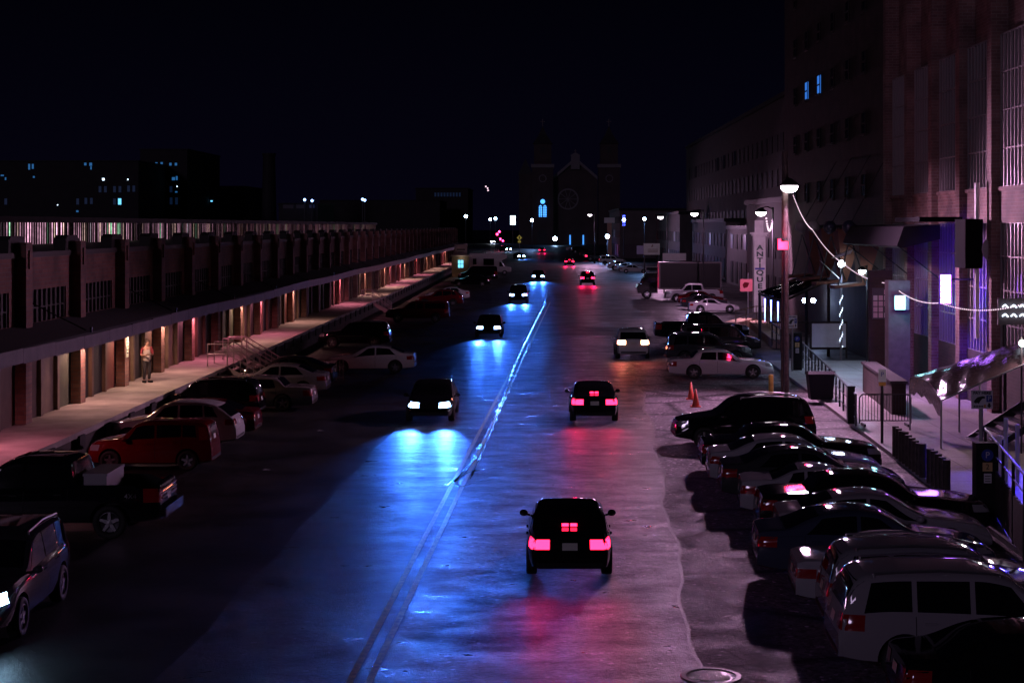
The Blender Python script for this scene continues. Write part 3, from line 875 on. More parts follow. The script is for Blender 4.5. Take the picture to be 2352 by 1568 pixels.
def stair(yc, w, n, label, run=.30, dirx=1):
    t = empty('dock_stairs', (DX, yc, 0)); tag(t, label, 'stairs', 'stairs from the loading dock')
    rise = DZ / n
    mb = MB()
    for i in range(n):
        mb.box((i * run, -w / 2, DZ - rise * (i + 1) - .04), (i * run + run + .02, w / 2, DZ - rise * (i + 1)))
    mb.build('tread', pbr('stair_tread', (.30, .24, .23), .6, .3), t)
    for s in (-1, 1):
        y = s * w / 2
        mb = MB(); mb.prism([(0, DZ - .05), (0, DZ - .32), (n * run, -.0), (n * run, .2)], 1, y - .02, y + .02); mb.build('stringer', PIPE, t)
        mb = MB()
        p0, p1, p2 = Vector((-.9, y, DZ + 1.0)), Vector((0, y, DZ + 1.0)), Vector((n * run, y, 1.0))
        mb.tube([p0, p1, p2], .028, 8)
        mb.tube([p0 - Vector((0, 0, .45)), p1 - Vector((0, 0, .45)), p2 - Vector((0, 0, .45))], .02, 8)
        mb.bar((-.9, y, DZ), p0, .028); mb.bar((0, y, DZ), p1, .028); mb.bar((n * run, y, 0), p2, .028)
        for i in range(1, 6):
            q = p1.lerp(p2, i / 6); mb.bar(q, q - Vector((0, 0, .98)), .012, 6)
        mb.build('handrail', PIPE, t)
    return t


stair(74.2, 1.5, 6, 'steel dock stairs with pale handrails, nearer of the two by the white saloon')
t = stair(77.6, 1.3, 6, 'second steel dock stairs with baluster fence beside the white saloon')
mb = MB()
for i in range(19):
    mb.bar((1.8 + .16 * i, .65, 0), (1.8 + .16 * i, .65, 1.0), .014, 6)
mb.tube([(1.8, .65, 1.0), (4.7, .65, 1.0)], .025); mb.tube([(1.8, .65, .12), (4.7, .65, .12)], .02); mb.build('baluster_fence', PIPE, t)
stair(136, 1.2, 5, 'small far steel stairs with tan handrail beside the maroon truck')

# ------------------------------------------------------------------ ticket booth with lit window
bp_ = gp(1057, 636)
bt = empty('parking_booth', (bp_.x, bp_.y, 0)); tag(bt, 'small tan parking booth with a lit cross-barred window at the dock end', 'booth')
TANW = pbr('booth_panel', (.22, .17, .10), .7, vary=.2)
mb = MB(); mb.box((-1.25, 0, 0), (1.25, 2.4, 3.0)); mb.build('wall', TANW, bt)
mb = MB(); mb.prism([(-1.45, 3.0), (1.45, 3.0), (1.3, 3.16), (-1.3, 3.16)], 1, -.2, 2.6); mb.build('roof', pbr('booth_roof', (.5, .42, .36), .6), bt)
mb = MB(); mb.box((-.3, -.04, 1.35), (.45, 0, 2.45)); wv = mb.build('window', lit('booth_window', (.18, .72, 1.0), 1.6), bt)
mb = MB(); mb.box((.05, -.08, 1.3), (.11, -.04, 2.5)); mb.box((-.35, -.075, 1.86), (.5, -.045, 1.92)); mb.build('window_frame', TRIM, wv)
mb = MB(); mb.box((-.85, .2, 3.2), (1.0, .3, 4.7)); sg = mb.build('sign_board', pbr('booth_sign', (.20, .13, .13), .6, vary=.2), bt)
mb = MB(); mb.box((-.5, .19, 3.9), (.7, .2, 4.1)); mb.box((-.3, .19, 3.6), (.5, .2, 3.68)); mb.build('sign_lettering', TRIM, sg)
lamp('booth_light', 'POINT', (.2, -.6, 2.6), (.7, .6, .5), 12, bt, .1)

# ------------------------------------------------------------------ street lamps
LAMPC = (1.0, .53, .92)
GLOBE = lit('street_lamp', (1.0, .86, .95), 16)


def street_lamp(px, py, Y, label, energy, r=.3, pole='steel', base=None, col=LAMPC, aim=(-.15, -.9, -1), spill=0):
    q = at(px, py, Y)
    if base is None: base = q + Vector((.9, .2, 0))
    t = empty('street_lamp', (base.x, base.y, 0)); tag(t, label, 'street lamp', 'street lamps along the right side')
    d = q - Vector((base.x, base.y, 0))
    mb = MB()
    hz = d.z + .35
    if pole == 'wood':
        mb.bar((0, 0, 0), (0, 0, hz + 1.2), .19, 12, r2=.13); mb.build('pole', WOODPOLE, t, smooth=False)
    else:
        mb.bar((0, 0, 0), (0, 0, hz), .10, 10, r2=.06); mb.bar((0, 0, 0), (0, 0, .5), .16, 10); mb.build('pole', DARKSTEEL, t)
    mb = MB(); mb.tube([(0, 0, hz - .1), (d.x * .5, d.y * .5, hz + .05), (d.x, d.y, hz - .05)], .035, 8); mb.build('arm', DARKSTEEL, t)
    mb = MB(); mb.lathe([(.04, .34), (.14, .30), (.30 * r / .3, .08), (.31 * r / .3, 0), (.2, .02)], 16, 0, c=d); mb.build('lamp_hood', DARKSTEEL, t, smooth=True)
    mb = MB(); mb.ball(d - Vector((0, 0, .04)), r * .92, sz=.7, nu=14, nv=8); mb.build('lamp_globe', GLOBE, t, smooth=True)
    src = d - Vector((0, 0, .30 + r))
    lamp('street_light', 'SPOT', tuple(src), col, energy, t, r * .8, target=tuple(src + Vector(aim)), cone=158, blend=.55)
    if spill: lamp('lamp_spill', 'SPOT', tuple(src), col, spill, t, r * .8, target=tuple(src + Vector((1, .05, -.75))), cone=112, blend=.5)
    return t


P1 = gp(1803, 905)
street_lamp(1813, 427, P1.y - .4, 'tall timber street lamp pole with the highest brightest lamp, at the pavement edge', 8200, .42, 'wood', base=P1, aim=(-.22, -1.75, -1), spill=1500)
street_lamp(1748, 487, 119, 'street lamp glowing above the white column sign', 6500, .42, aim=(.1, 1.3, -1))
street_lamp(1595, 490, 160, 'street lamp above the black box truck', 1500, .40)
street_lamp(1517, 498, 215, 'street lamp above the white billboard shed', 2800, .42)
street_lamp(1355, 493, 320, 'far street lamp in front of the church door', 3500, .42)

# ------------------------------------------------------------------ world
w = bpy.data.worlds.new('World'); SC.world = w; w.use_nodes = True
wt = w.node_tree
bgn = wt.nodes['Background']
sky = wt.nodes.new('ShaderNodeTexSky'); sky.sky_type = 'NISHITA'; sky.sun_disc = False
sky.sun_elevation = R(-4.0); sky.sun_rotation = R(20); sky.air_density = 1.0; sky.dust_density = 2; sky.ozone_density = 6
hs = wt.nodes.new('ShaderNodeMix'); hs.data_type = 'RGBA'; hs.blend_type = 'ADD'; hs.inputs[0].default_value = 1
gt = wt.nodes.new('ShaderNodeTexCoord'); gs = wt.nodes.new('ShaderNodeSeparateXYZ'); wt.links.new(gt.outputs['Generated'], gs.inputs[0])
gr = wt.nodes.new('ShaderNodeValToRGB'); wt.links.new(gs.outputs[2], gr.inputs[0])
gr.color_ramp.elements[0].position = .0; gr.color_ramp.elements[0].color = (.0014, .0011, .0048, 1)
gr.color_ramp.elements[1].position = .17; gr.color_ramp.elements[1].color = (.0003, .00025, .0009, 1)
wt.links.new(gr.outputs[0], hs.inputs[7])
mlt = wt.nodes.new('ShaderNodeMix'); mlt.data_type = 'RGBA'; mlt.blend_type = 'MULTIPLY'; mlt.inputs[0].default_value = 1; mlt.inputs[7].default_value = (.004, .004, .006, 1)
wt.links.new(sky.outputs[0], mlt.inputs[6]); wt.links.new(mlt.outputs[2], hs.inputs[6]); wt.links.new(hs.outputs[2], bgn.inputs['Color'])
bgn.inputs['Strength'].default_value = 1.0

sun = bpy.data.lights.new('fill_sun', 'SUN'); sun.energy = .16; sun.angle = R(8); sun.color = (.82, .60, 1.0)  # added weak fill from behind the camera, in place of an unseen lamp
so = bpy.data.objects.new('fill_sun', sun); COL.objects.link(so)
so.rotation_euler = Vector((.44, .9, -.30)).to_track_quat('-Z', 'Y').to_euler()
# ------------------------------------------------------------------ camera
cam = bpy.data.cameras.new('camera'); co = bpy.data.objects.new('camera', cam); COL.objects.link(co)
co.location = (0, 0, H); co.rotation_euler = (R(90), 0, 0)
cam.sensor_width = 36; cam.lens = F / 2352 * 36
cam.shift_x = (1176 - CX) / 2352; cam.shift_y = -(784 - CY) / 2352
cam.clip_start = .5; cam.clip_end = 6000
SC.camera = co
SC.view_settings.view_transform = 'Standard'; SC.view_settings.look = 'None'; SC.view_settings.exposure = 0; SC.view_settings.gamma = 1
SC.render.engine = 'CYCLES'
SC.cycles.use_denoising = True
SC.cycles.sample_clamp_indirect = 6
SC.cycles.max_bounces = 6
SC.cycles.caustics_reflective = False; SC.cycles.caustics_refractive = False

# ================================================================== CARS
C = lambda n, c, m=.4: paint(n, c, m)
BLACK = C('black', (.006, .006, .008), .2); WHT = C('white', (.62, .60, .62), 0); SILV = C('silver', (.34, .33, .37), .9)
RED = C('red', (.13, .006, .007), .2); MAROON = C('maroon', (.09, .008, .012), .3); NAVY = C('navy', (.012, .016, .035), .4)
GREY = C('grey', (.20, .20, .23), .6); DGREY = C('charcoal', (.035, .036, .042), .5); TAUPE = C('taupe', (.20, .17, .16), .5); PEARL = C('pearl', (.50, .47, .46), .2)
CHAMP = C('champagne', (.27, .255, .285), .9); PALE = C('pale_silver', (.52, .48, .52), .4)
G = CAR_GROUP
# --- left, nose to the dock, from near to far
t = car('suv', 'grey_suv', -10.5, 30.8, -88, DGREY, 'dark grey suv with a lit headlamp driving towards us at the frame edge', scale=1.0, group=G['l'], lights={'headlight': lit('suv_headlight', (.4, .7, 1.0), 60)})
lamp('headlight_beam', 'SPOT', (2.4, -.1, .8), (.06, .2, 1.0), 420, t, .12, target=(7, -.1, 0), cone=60, blend=.6)
t = car_side('pickup', 'pickup_truck', -205, 366, 1240, 'L', BLACK, 'black four wheel drive pickup with a white toolbox across its bed', cat='pickup', group=G['l'])
pk = t
lab = text_mesh('4X4', .17, CHROME, ext=.004)
link('lettering', lab, t, (-2.25, 1.035, 1.02), (R(90), 0, R(180)))
mb = MB(); mb.box((-1.62, -.78, .95), (-1.08, .78, 1.46)); mb.box((-1.64, -.80, 1.46), (-1.06, .80, 1.52))
tb = mb.build('toolbox', pbr('toolbox_metal', (.30, .28, .30), .4, .5), None)
tb.location = t.location + Vector((0, 0, 0)); tb.rotation_euler = t.rotation_euler; tb.scale = t.scale
tag(tb, 'white metal toolbox lying across the black pickup bed', 'toolbox')
mb = MB()
for z in (.92, 1.02, 1.12): mb.box((-2.945, -.7, z), (-2.925, .7, z + .035))
mb.build('tailgate_trim', pbr('tailgate_silver', (.35, .34, .36), .3, .8), t)
mb = MB(); mb.box((-3.06, -.9, .52), (-2.90, .9, .74)); mb.build('rear_bumper', CHROME, t)
car_side('box_hatch', 'red_hatchback', 202, 484, 1082, 'L', RED, 'bright red boxy hatchback with five spoke wheels', group=G['l'])
car_side('crossover', 'white_crossover', 232, 541, 1033, 'L', WHT, 'white crossover with a sloping tail behind the red hatchback', group=G['l'])
car_side('sedan', 'maroon_saloon', 290, 584, 1009, 'L', MAROON, 'dark maroon saloon whose tail sticks out behind the white crossover', group=G['l'])
car_side('suv', 'black_wagon', 350, 594, 968, 'L', BLACK, 'black upright wagon between the maroon saloon and the taupe saloon', group=G['l'])
car_side('formal', 'taupe_saloon', 437, 716, 945, 'L', TAUPE, 'taupe saloon with bright alloy wheel behind the black wagon', group=G['l'])
car_side('sedan', 'silver_saloon', 496, 748, 913, 'L', SILV, 'silver saloon at the foot of the dock stairs', group=G['l'])
car_side('sedan', 'dark_saloon', 525, 764, 892, 'L', DGREY, 'dark saloon behind the silver one by the dock stairs', group=G['l'])
car_side('sedan', 'white_saloon', 741, 951, 858, 'L', WHT, 'white saloon parked alone in the dock car park, seen side on', group=G['l'])
car_side('suv', 'black_suv', 738, 895, 799, 'L', BLACK, 'black suv just beyond the white saloon', group=G['l'])
car_side('cap_pickup', 'maroon_pickup', 885, 1031, 741, 'L', MAROON, 'dark maroon pickup with a hard bed cover', cat='pickup', group=G['l'])
car_side('crossover', 'maroon_crossover', 965, 1063, 704, 'L', MAROON, 'small maroon crossover beyond the covered pickup', group=G['l'])
car_side('sedan', 'white_hatch', 976, 1078, 690, 'L', WHT, 'white car peeping out behind the maroon crossover', group=G['l'])
car_side('sedan', 'black_saloon', 1036, 1127, 658, 'L', BLACK, 'long black saloon parked in front of the booth', group=G['l'])
car_side('van', 'black_van', 1052, 1143, 646, 'L', BLACK, 'tall black van beside the booth hiding the motorhome', cat='van', group=G['l'])

# motorhome
q = gp(1124, 632)
rv = empty('motorhome', (q.x, q.y + 1.2, .008), 0); tag(rv, 'white motorhome with an over-cab berth behind the black van', 'motorhome')
RVW = pbr('motorhome_shell', (.55, .48, .47), .45, vary=.1)
mb = MB()
mb.prism([(-3.1, .55), (1.35, .55), (1.35, 2.15), (1.9, 2.25), (2.55, 2.55), (2.6, 2.95), (2.2, 3.2), (-2.9, 3.3), (-3.1, 3.1)], 1, -1.15, 1.15); mb.build('body', RVW, rv)
mb = MB(); mb.prism([(1.35, .5), (3.25, .5), (3.3, 1.0), (3.15, 1.2), (2.3, 1.35), (1.75, 2.1), (1.35, 2.12)], 1, -1.0, 1.0); mb.build('cab', RVW, rv)
for (a, b2, c, d) in ((-2.5, -1.95, 1.6, 2.5), (-.9, .7, 1.5, 2.5)):
    mb = MB(); mb.box((a, -1.17, c), (b2, -1.15, d)); mb.build('window', GLASS, rv)
mb = MB(); mb.prism([(1.5, 1.32), (2.15, 1.32), (1.72, 2.0), (1.5, 2.0)], 1, -1.02, -1.0); mb.build('cab_window', GLASS, rv)
mb = MB(); mb.box((-.5, -.4, 3.26), (.3, .4, 3.52)); mb.build('roof_unit', RVW, rv)
mb = MB(); mb.box((3.24, -.9, .78), (3.34, -.55, .98)); mb.build('headlight', LENS, rv)
ty, ri = wheel_meshes(.38)
for x in (-1.7, 2.3):
    for s in (1, -1):
        o = link('wheel', ty, rv, (x, s * 1.02, .38), (0, 0, 0 if s > 0 else math.pi)); link('rim', ri, o)

# --- right row
car_side('formal', 'silver_limousine', 1537, 1778, 871, 'R', PALE, 'long silver formal saloon seen side on by the traffic cones', group=G['r'], drop=())
ex = car_side('suv', 'black_police_suv', 1550, 1876, 1031, 'L', BLACK, 'large black suv parked nose to the road beside the cones', dth=2, group=G['r'])
for args in (('formal', 'black_saloon', 4.75, 48.2, -1, BLACK, 'black saloon tucked beside the large black suv', 1.0),
             ('sedan', 'silver_saloon', 4.72, 45.5, -2, SILV, 'silver saloon second from the large black suv', 1.03),
             ('sedan', 'dark_saloon', 4.80, 43.1, -2, DGREY, 'charcoal saloon with a red light bar tail between two silver saloons', 1.03),
             ('coupe', 'grey_saloon', 5.05, 40.8, -4, SILV, 'silver two door car squeezed between a charcoal and a black saloon', 1.0),
             ('formal', 'black_saloon', 5.2, 38.4, -2, BLACK, 'glossy black saloon just before the silver four door', 1.02),
             ('sedan', 'silver_saloon', 5.30, 36.1, -3, CHAMP, 'light silver four door saloon with bright window frames', 1.0),
             ('sedan', 'navy_saloon', 4.52, 33.6, -3, C('blue_grey', (.04, .05, .085), .8), 'dark blue grey saloon with a shining boot lid', 1.04),
             ('convertible', 'silver_convertible', 4.92, 31.0, -3, SILV, 'silver convertible with a black cloth roof', 1.0),
             ('suv', 'silver_estate', 5.10, 28.7, -3, GREY, 'grey estate with roof rails beside the silver convertible', 1.0),
             ('suv', 'silver_suv', 4.86, 26.2, -2, CHAMP, 'big silver suv with a wide tail nearest the corner', 1.05),
             ('sedan', 'black_hatch', 5.35, 23.6, -2, BLACK, 'black saloon cut by the lower right corner', 1.0)):
    kind, nm, xr, yn, th, colr, lb, sc_ = args
    S = SPEC[kind]
    car(kind, nm, xr + S['L'] * sc_ / 2, yn + S['W'] * sc_ / 2, th, colr, lb, scale=sc_, group=G['r'])
car_side('pickup', 'black_pickup', 1505, 1722, 789, 'R', BLACK, 'black crew cab pickup beyond the silver limousine', cat='pickup', group=G['r'])
car_side('van', 'black_minivan', 1562, 1745, 812, 'R', DGREY, 'charcoal minivan between the black pickup and the dark wagon', cat='van', group=G['r']).scale = (.9, .95, .84)
car_side('suv', 'charcoal_suv', 1531, 1730, 838, 'R', DGREY, 'charcoal wagon right behind the silver limousine', group=G['r'])
car_side('coupe', 'silver_coupe', 1583, 1694, 719, 'R', PALE, 'low silver two door coupe in the far car park', group=G['r'])
car_side('sedan', 'red_saloon', 1558, 1672, 703, 'R', MAROON, 'dark red saloon behind the silver coupe', group=G['r'])
car_side('sedan', 'dark_saloon', 1566, 1676, 711, 'R', DGREY, 'dark saloon wedged between the red saloon and the coupe', group=G['r'])
car_side('pickup', 'silver_pickup', 1530, 1662, 694, 'L', PALE, 'silver pickup with its tail lamp to the right, beside the box truck', cat='pickup', group=G['r'])
for kind, pa, pb, yb, colr, lb in (('sedan', 1424, 1492, 628, WHT, 'white saloon nearest the box truck in the far row'),
                                   ('sedan', 1412, 1480, 624, PEARL, 'pearl saloon in the middle of three pale cars in the far row'),
                                   ('sedan', 1396, 1466, 620, WHT, 'white saloon furthest from the box truck of the three pale cars'),
                                   ('suv', 1376, 1440, 609, WHT, 'white suv beyond the three pale saloons'),
                                   ('suv', 1344, 1400, 599, DGREY, 'dark suv with lit tail lamp in the far row'),
                                   ('sedan', 1330, 1385, 590, DGREY, 'dark saloon behind the far suv'),
                                   ('suv', 1312, 1366, 582, BLACK, 'black suv near the far end of the parked row'),
                                   ('sedan', 1300, 1350, 577, SILV, 'silver saloon at the far end of the parked row')):
    car_side(kind, {'sedan': 'parked_saloon', 'suv': 'parked_suv'}[kind], pa, pb, yb, 'R', colr, lb, group=G['far'], simple=True, lights={'taillight': TAIL_ON} if 'lit tail' in lb else None)

# box truck
q = gp(1464, 686)
bx = empty('box_truck', (q.x + 4.0, q.y + 1.3, .008), R(180)); tag(bx, 'black box truck parked with its cab towards the road', 'truck')
BXM = pbr('truck_box', (.010, .008, .011), .35, 0, .0, bump=.25, bscale=2.5, spec=.15)
mb = MB(); mb.box((-4.6, -1.2, .95), (1.75, 1.2, 3.75)); mb.build('cargo_box', BXM, bx)
mb = MB()
for z in (.95, 3.62): mb.box((-4.64, -1.235, z), (1.79, -1.2, z + .13)); mb.box((-4.64, 1.2, z), (1.79, 1.235, z + .13))
mb.box((-4.64, 1.2, 1.08), (-4.5, 1.235, 3.62)); mb.box((1.65, 1.2, 1.08), (1.79, 1.235, 3.62)); mb.build('box_frame', pbr('worn_steel', (.10, .085, .09), .4, .5), bx)
mb = MB(); mb.prism([(1.9, .55), (3.95, .55), (4.05, 1.15), (3.9, 1.45), (3.55, 1.55), (3.2, 2.5), (2.9, 2.62), (1.9, 2.65)], 1, -1.08, 1.08); mb.build('cab', BLACK, bx)
mb = MB(); mb.prism([(3.57, 1.60), (3.60, 1.60), (3.26, 2.46), (3.22, 2.46)], 1, -.92, .92); mb.build('windshield', GLASS, bx)
for s in (1, -1):
    mb = MB(); mb.prism([(2.2, 1.55), (3.35, 1.55), (3.05, 2.42), (2.2, 2.42)], 1, s * 1.08, s * 1.09); mb.build('side_window', GLASS, bx)
    mb = MB(); mb.box((3.96, s * .85 - .16, .95), (4.06, s * .85 + .16, 1.15)); mb.build('headlight', LENS, bx)
mb = MB(); mb.box((1.9, -.9, 2.9), (3.0, .9, 3.2)); mb.build('wind_deflector', BLACK, bx)
ty, ri = wheel_meshes(.45)
for x in (-2.8, 3.0):
    for s in (1, -1):
        o = link('wheel', ty, bx, (x, s * 1.0, .45), (0, 0, 0 if s > 0 else math.pi)); link('rim', ri, o)

# --- vehicles on the road, standing with their lamps lit
BL = (.035, .17, 1.0)


def oncoming(kind, name, px, py, label, beam, col=BLACK, mat=HEAD_ON, th=-90, zh=.72):
    Y = (H - zh) * F / (py - CY); X = (px - CX) * Y / F
    t = car(kind, name, X, Y + SPEC[kind]['L'] / 2, th, col, label, group=G['road'], lights={'headlight': mat}, simple=Y > 150)
    hl = SPEC[kind]['L'] / 2
    if beam:
        for s in (1, -1):
            lamp('headlight_beam', 'SPOT', (hl + .08, s * .66, zh), BL, beam, t, .09, target=(hl + 4.6, s * .66 + .12, 0), cone=32, blend=1.0)
    return t


oncoming('sedan', 'oncoming_saloon', 985, 930, 'nearest oncoming black saloon, blue white headlamps lit on the wet lane', 2500)
oncoming('sedan', 'oncoming_saloon', 1122, 752, 'second oncoming black saloon behind the nearest one', 2400)
oncoming('suv', 'oncoming_suv', 1190, 680, 'oncoming black suv where the lane starts to bend', 3200)
oncoming('sedan', 'oncoming_saloon', 1236, 634, 'oncoming black saloon at the bend of the lane', 6500)
oncoming('sedan', 'oncoming_saloon', 1192, 588, 'far oncoming saloon past the bend, first of two', 3000, mat=HEAD_FAR, th=-75)
oncoming('suv', 'oncoming_suv', 1160, 573, 'far oncoming suv past the bend near the crossing', 3000, mat=HEAD_FAR, th=-62)
oncoming('van', 'oncoming_van', 1127, 555, 'farthest oncoming van with the single brightest headlamps', 9000, mat=lit('headlight_far_bright', (.75, .88, 1.0), 900), th=-70, zh=.85)


def leaving(kind, name, px, py, label, glow, col=BLACK, mat=TAIL_ON, th=90, zt_=.85, third=True):
    Y = (H - zt_) * F / (py - CY); X = (px - CX) * Y / F
    t = car(kind, name, X, Y + SPEC[kind]['L'] / 2, th, col, label, group=G['road'], lights={'taillight': mat}, simple=Y > 150)
    hl = SPEC[kind]['L'] / 2
    if third:
        S, parts = car_kind(kind)
        mb = MB(); zz = 1.10 if kind == 'sedan' else 1.62
        xx = -1.78 if kind == 'sedan' else -hl + .12
        mb.box((xx - .03, -.16, zz), (xx + .03, -.02, zz + .05)); mb.box((xx - .03, .02, zz), (xx + .03, .16, zz + .05)); mb.build('high_brake_light', mat, t)
    if glow:
        for s in (1, -1):
            lamp('taillight_glow', 'SPOT', (-hl - .12, s * .70, zt_), (1.0, .01, .10), glow, t, .09, target=(-hl - 6, s * .5, 0), cone=75, blend=.95)
    return t


leaving('sedan', 'leaving_saloon', 1309, 1248, 'near black saloon driving away with red tail lamps mirrored in the wet road', 45)
leaving('sedan', 'leaving_saloon', 1366, 922, 'second black saloon driving away beside the large black suv', 60)
leaving('suv', 'leaving_suv', 1350, 640, 'black suv driving away past the box truck', 500)
leaving('sedan', 'leaving_saloon', 1308, 600, 'small far saloon driving away towards the church', 500)
leaving('sedan', 'leaving_saloon', 1245, 574, 'farthest saloon driving away at the crossing', 500, third=False)
t = leaving('crossover', 'braking_hatchback', 1455, 787, 'silver hatchback braking in the road with two bright amber red tail lamps', 40, col=WHT, mat=BRAKE_ON, zt_=.96, third=False)
car('sedan', 'black_saloon', -.1, 20.2, 90, BLACK, 'black saloon whose roof just shows at the bottom edge', group=G['road'])

# ================================================================== RIGHT SIDE BUILDINGS
WBR = brick('warehouse_brick', (.24, .13, .12), (.16, .085, .08), (.25, .20, .18), 1.0)
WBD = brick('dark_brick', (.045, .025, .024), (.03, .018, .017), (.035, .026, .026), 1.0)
MULL = pbr('window_mullion', (.30, .27, .28), .4, .3)
PANES = [pbr('factory_pane_dim', (.015, .013, .02), .08, spec=.9), pbr('factory_pane_dark', (.006, .005, .007), .2)]
rnd = random.Random(11)


def child(mb, name, mat, parent, smooth=False):
    return mb.build(name, mat, parent, smooth=smooth)


BX = 18.0
wh = empty('brick_warehouse', (BX, 52, 0)); tag(wh, 'tall brick warehouse with piers and tall barred factory windows', 'warehouse')
Yb = 52.0


def lb(mb, x0, y0, z0, x1, y1, z1, m=0):      # box in world coordinates, local to the warehouse
    mb.box((x0 - BX, y0 - Yb, z0), (x1 - BX, y1 - Yb, z1), m)


PIER = [78.35 - 4.9 * i for i in range(-1, 11)]
y0, y1 = PIER[-1] - 2, PIER[0] + 2.6
mb = MB()
lb(mb, BX + .25, y0, 15.0, BX + 24, y1, 27)
lb(mb, BX + .9, y0, 0, BX + 24, y1, 15.0)
child(mb, 'wall', WBR, wh)
mb = MB(); lb(mb, BX - .35, y0 - .1, 26.9, BX + 24, y1 + .1, 27.6); child(mb, 'cornice', WBD, wh)
for yk in PIER:
    mb = MB(); lb(mb, BX - .42, yk - .31, .0, BX + .9, yk + .31, 26.9); child(mb, 'pier', WBR, wh)
for a, b2 in zip(PIER[1:], PIER[:-1]):
    ya, yb2 = a + .31, b2 - .31
    mb = MB(); lb(mb, BX - .12, ya, 7.62, BX + .9, yb2, 9.0); lb(mb, BX - .2, ya, 8.86, BX - .12, yb2, 9.02); child(mb, 'spandrel', WBR, wh)
    mb = MB(); lb(mb, BX - .1, ya, 0, BX + .9, yb2, 2.3); child(mb, 'plinth', WBD, wh)
    for (za, zb_) in ((9.02, 15.0), (2.3, 7.62)):
        mb = MB(); nn = 9
        for i in range(nn):
            p0 = ya + (yb2 - ya) * i / nn; p1 = ya + (yb2 - ya) * (i + 1) / nn
            nz = 4
            for j in range(nz):
                q0 = za + (zb_ - za) * j / nz; q1 = za + (zb_ - za) * (j + 1) / nz
                t1 = rnd.uniform(-.02, .02); t2 = rnd.uniform(-.02, .02)
                x = .05
                mb.add([(x + t1, p0 - Yb, q0), (x - t1, p1 - Yb, q0), (x - t1 + t2, p1 - Yb, q1), (x + t1 + t2, p0 - Yb, q1)], [(0, 3, 2, 1)], 0 if rnd.random() < .7 else 1)
        wv = mb.build('window', PANES, wh, fix=False)
        mb = MB()
        for i in range(nn + 1):
            p0 = ya + (yb2 - ya) * i / nn
            lb(mb, BX - .07, p0 - .045, za, BX + .01, p0 + .045, zb_)
        for j in range(5):
            q0 = za + (zb_ - za) * j / 4; lb(mb, BX - .05, ya, q0 - .03, BX + .008, yb2, q0 + .03)
        mb.build('window_bars', MULL, wv)
# marquee, fan box, light bar fixed to the warehouse
q = at(2245, 571, 66)
mb = MB(); lb(mb, BX - 1.3, 63.9, q.z - .75, BX - .6, 65.5, q.z + 1.2); fb = child(mb, 'equipment_box', pbr('matt_black', (.004, .004, .005), .9, spec=.05), wh)
mb = MB(); mb.lathe([(0, -.12), (.30, -.10), (.46, -.02), (.50, .05)], 24, 0, c=(q.x - BX + .1, 63.86 - Yb, q.z), ax='Y'); mb.build('fan_disc', pbr('fan_grey', (.30, .26, .26), .6), fb, smooth=True)
mb = MB(); lb(mb, BX - 2.4, 67.0, 7.66, BX - .6, 71.6, 7.86); child(mb, 'light_bar', pbr('matt_black', (.004, .004, .005), .9, spec=.05), wh)
# white drain pipe by the near windows
mb = MB(); mb.bar((BX - .75 - BX, 64.2 - 52, 3), (BX - .75 - BX, 64.2 - 52, 9.2), .10, 8); child(mb, 'downpipe', WHITE, wh)

# violet neon sign on the wall
q = at(2172, 664, 66.3)
ns = empty('neon_sign', (q.x, q.y, 0)); tag(ns, 'tall glaring white and violet neon sign on the warehouse wall', 'neon sign')
mb = MB(); mb.box((-.24, .05, q.z - .62), (.28, .2, q.z + .62)); mb.build('backing', TRIM, ns)
mb = MB()
for i in range(5):
    z = q.z - .48 + .24 * i
    mb.box((-.20, 0, z - .11), (.22, .05, z + .11))
mb.build('neon_letters', lit('neon_violet', (.42, .14, 1.0), 13), ns)
mb = MB(); mb.bar((.1, .2, q.z + .4), (1.2, .2, q.z + .4), .03); mb.build('bracket', DARKSTEEL, ns)
lamp('neon_light', 'SPOT', (-.75, -.75, q.z), (.11, .02, 1.0), 1250, ns, .25, target=(1.6, .4, q.z - .9), cone=150, blend=.6)
# cyan box sign on the entrance pillar
q = at(2067.5, 695, 74)
bs_ = empty('lit_box_sign', (q.x, q.y, 0)); tag(bs_, 'small cyan lit box sign above the entrance pillar', 'lit sign')
mb = MB(); mb.box((-.26, 0, q.z - .34), (.42, .35, q.z + .34)); mb.build('box', STEEL, bs_)
mb = MB(); mb.box((-.23, -.02, q.z - .31), (.23, 0, q.z + .31)); mb.build('face', lit('sign_face', (.35, .9, 1.0), 6), bs_)
mb = MB(); mb.box((-.12, -.03, q.z + .10), (.15, -.021, q.z + .13)); mb.box((-.15, -.03, q.z - .2), (.17, -.021, q.z - .16)); mb.box((-.15, -.03, q.z - .16), (-.12, -.021, q.z - .06)); mb.box((.14, -.03, q.z - .16), (.17, -.021, q.z - .03)); mb.build('lettering', pbr('sign_blue', (.02, .12, .2), .5), bs_)
lamp('sign_light', 'POINT', (0, -.5, q.z), (.3, .85, 1.0), 40, bs_, .2)
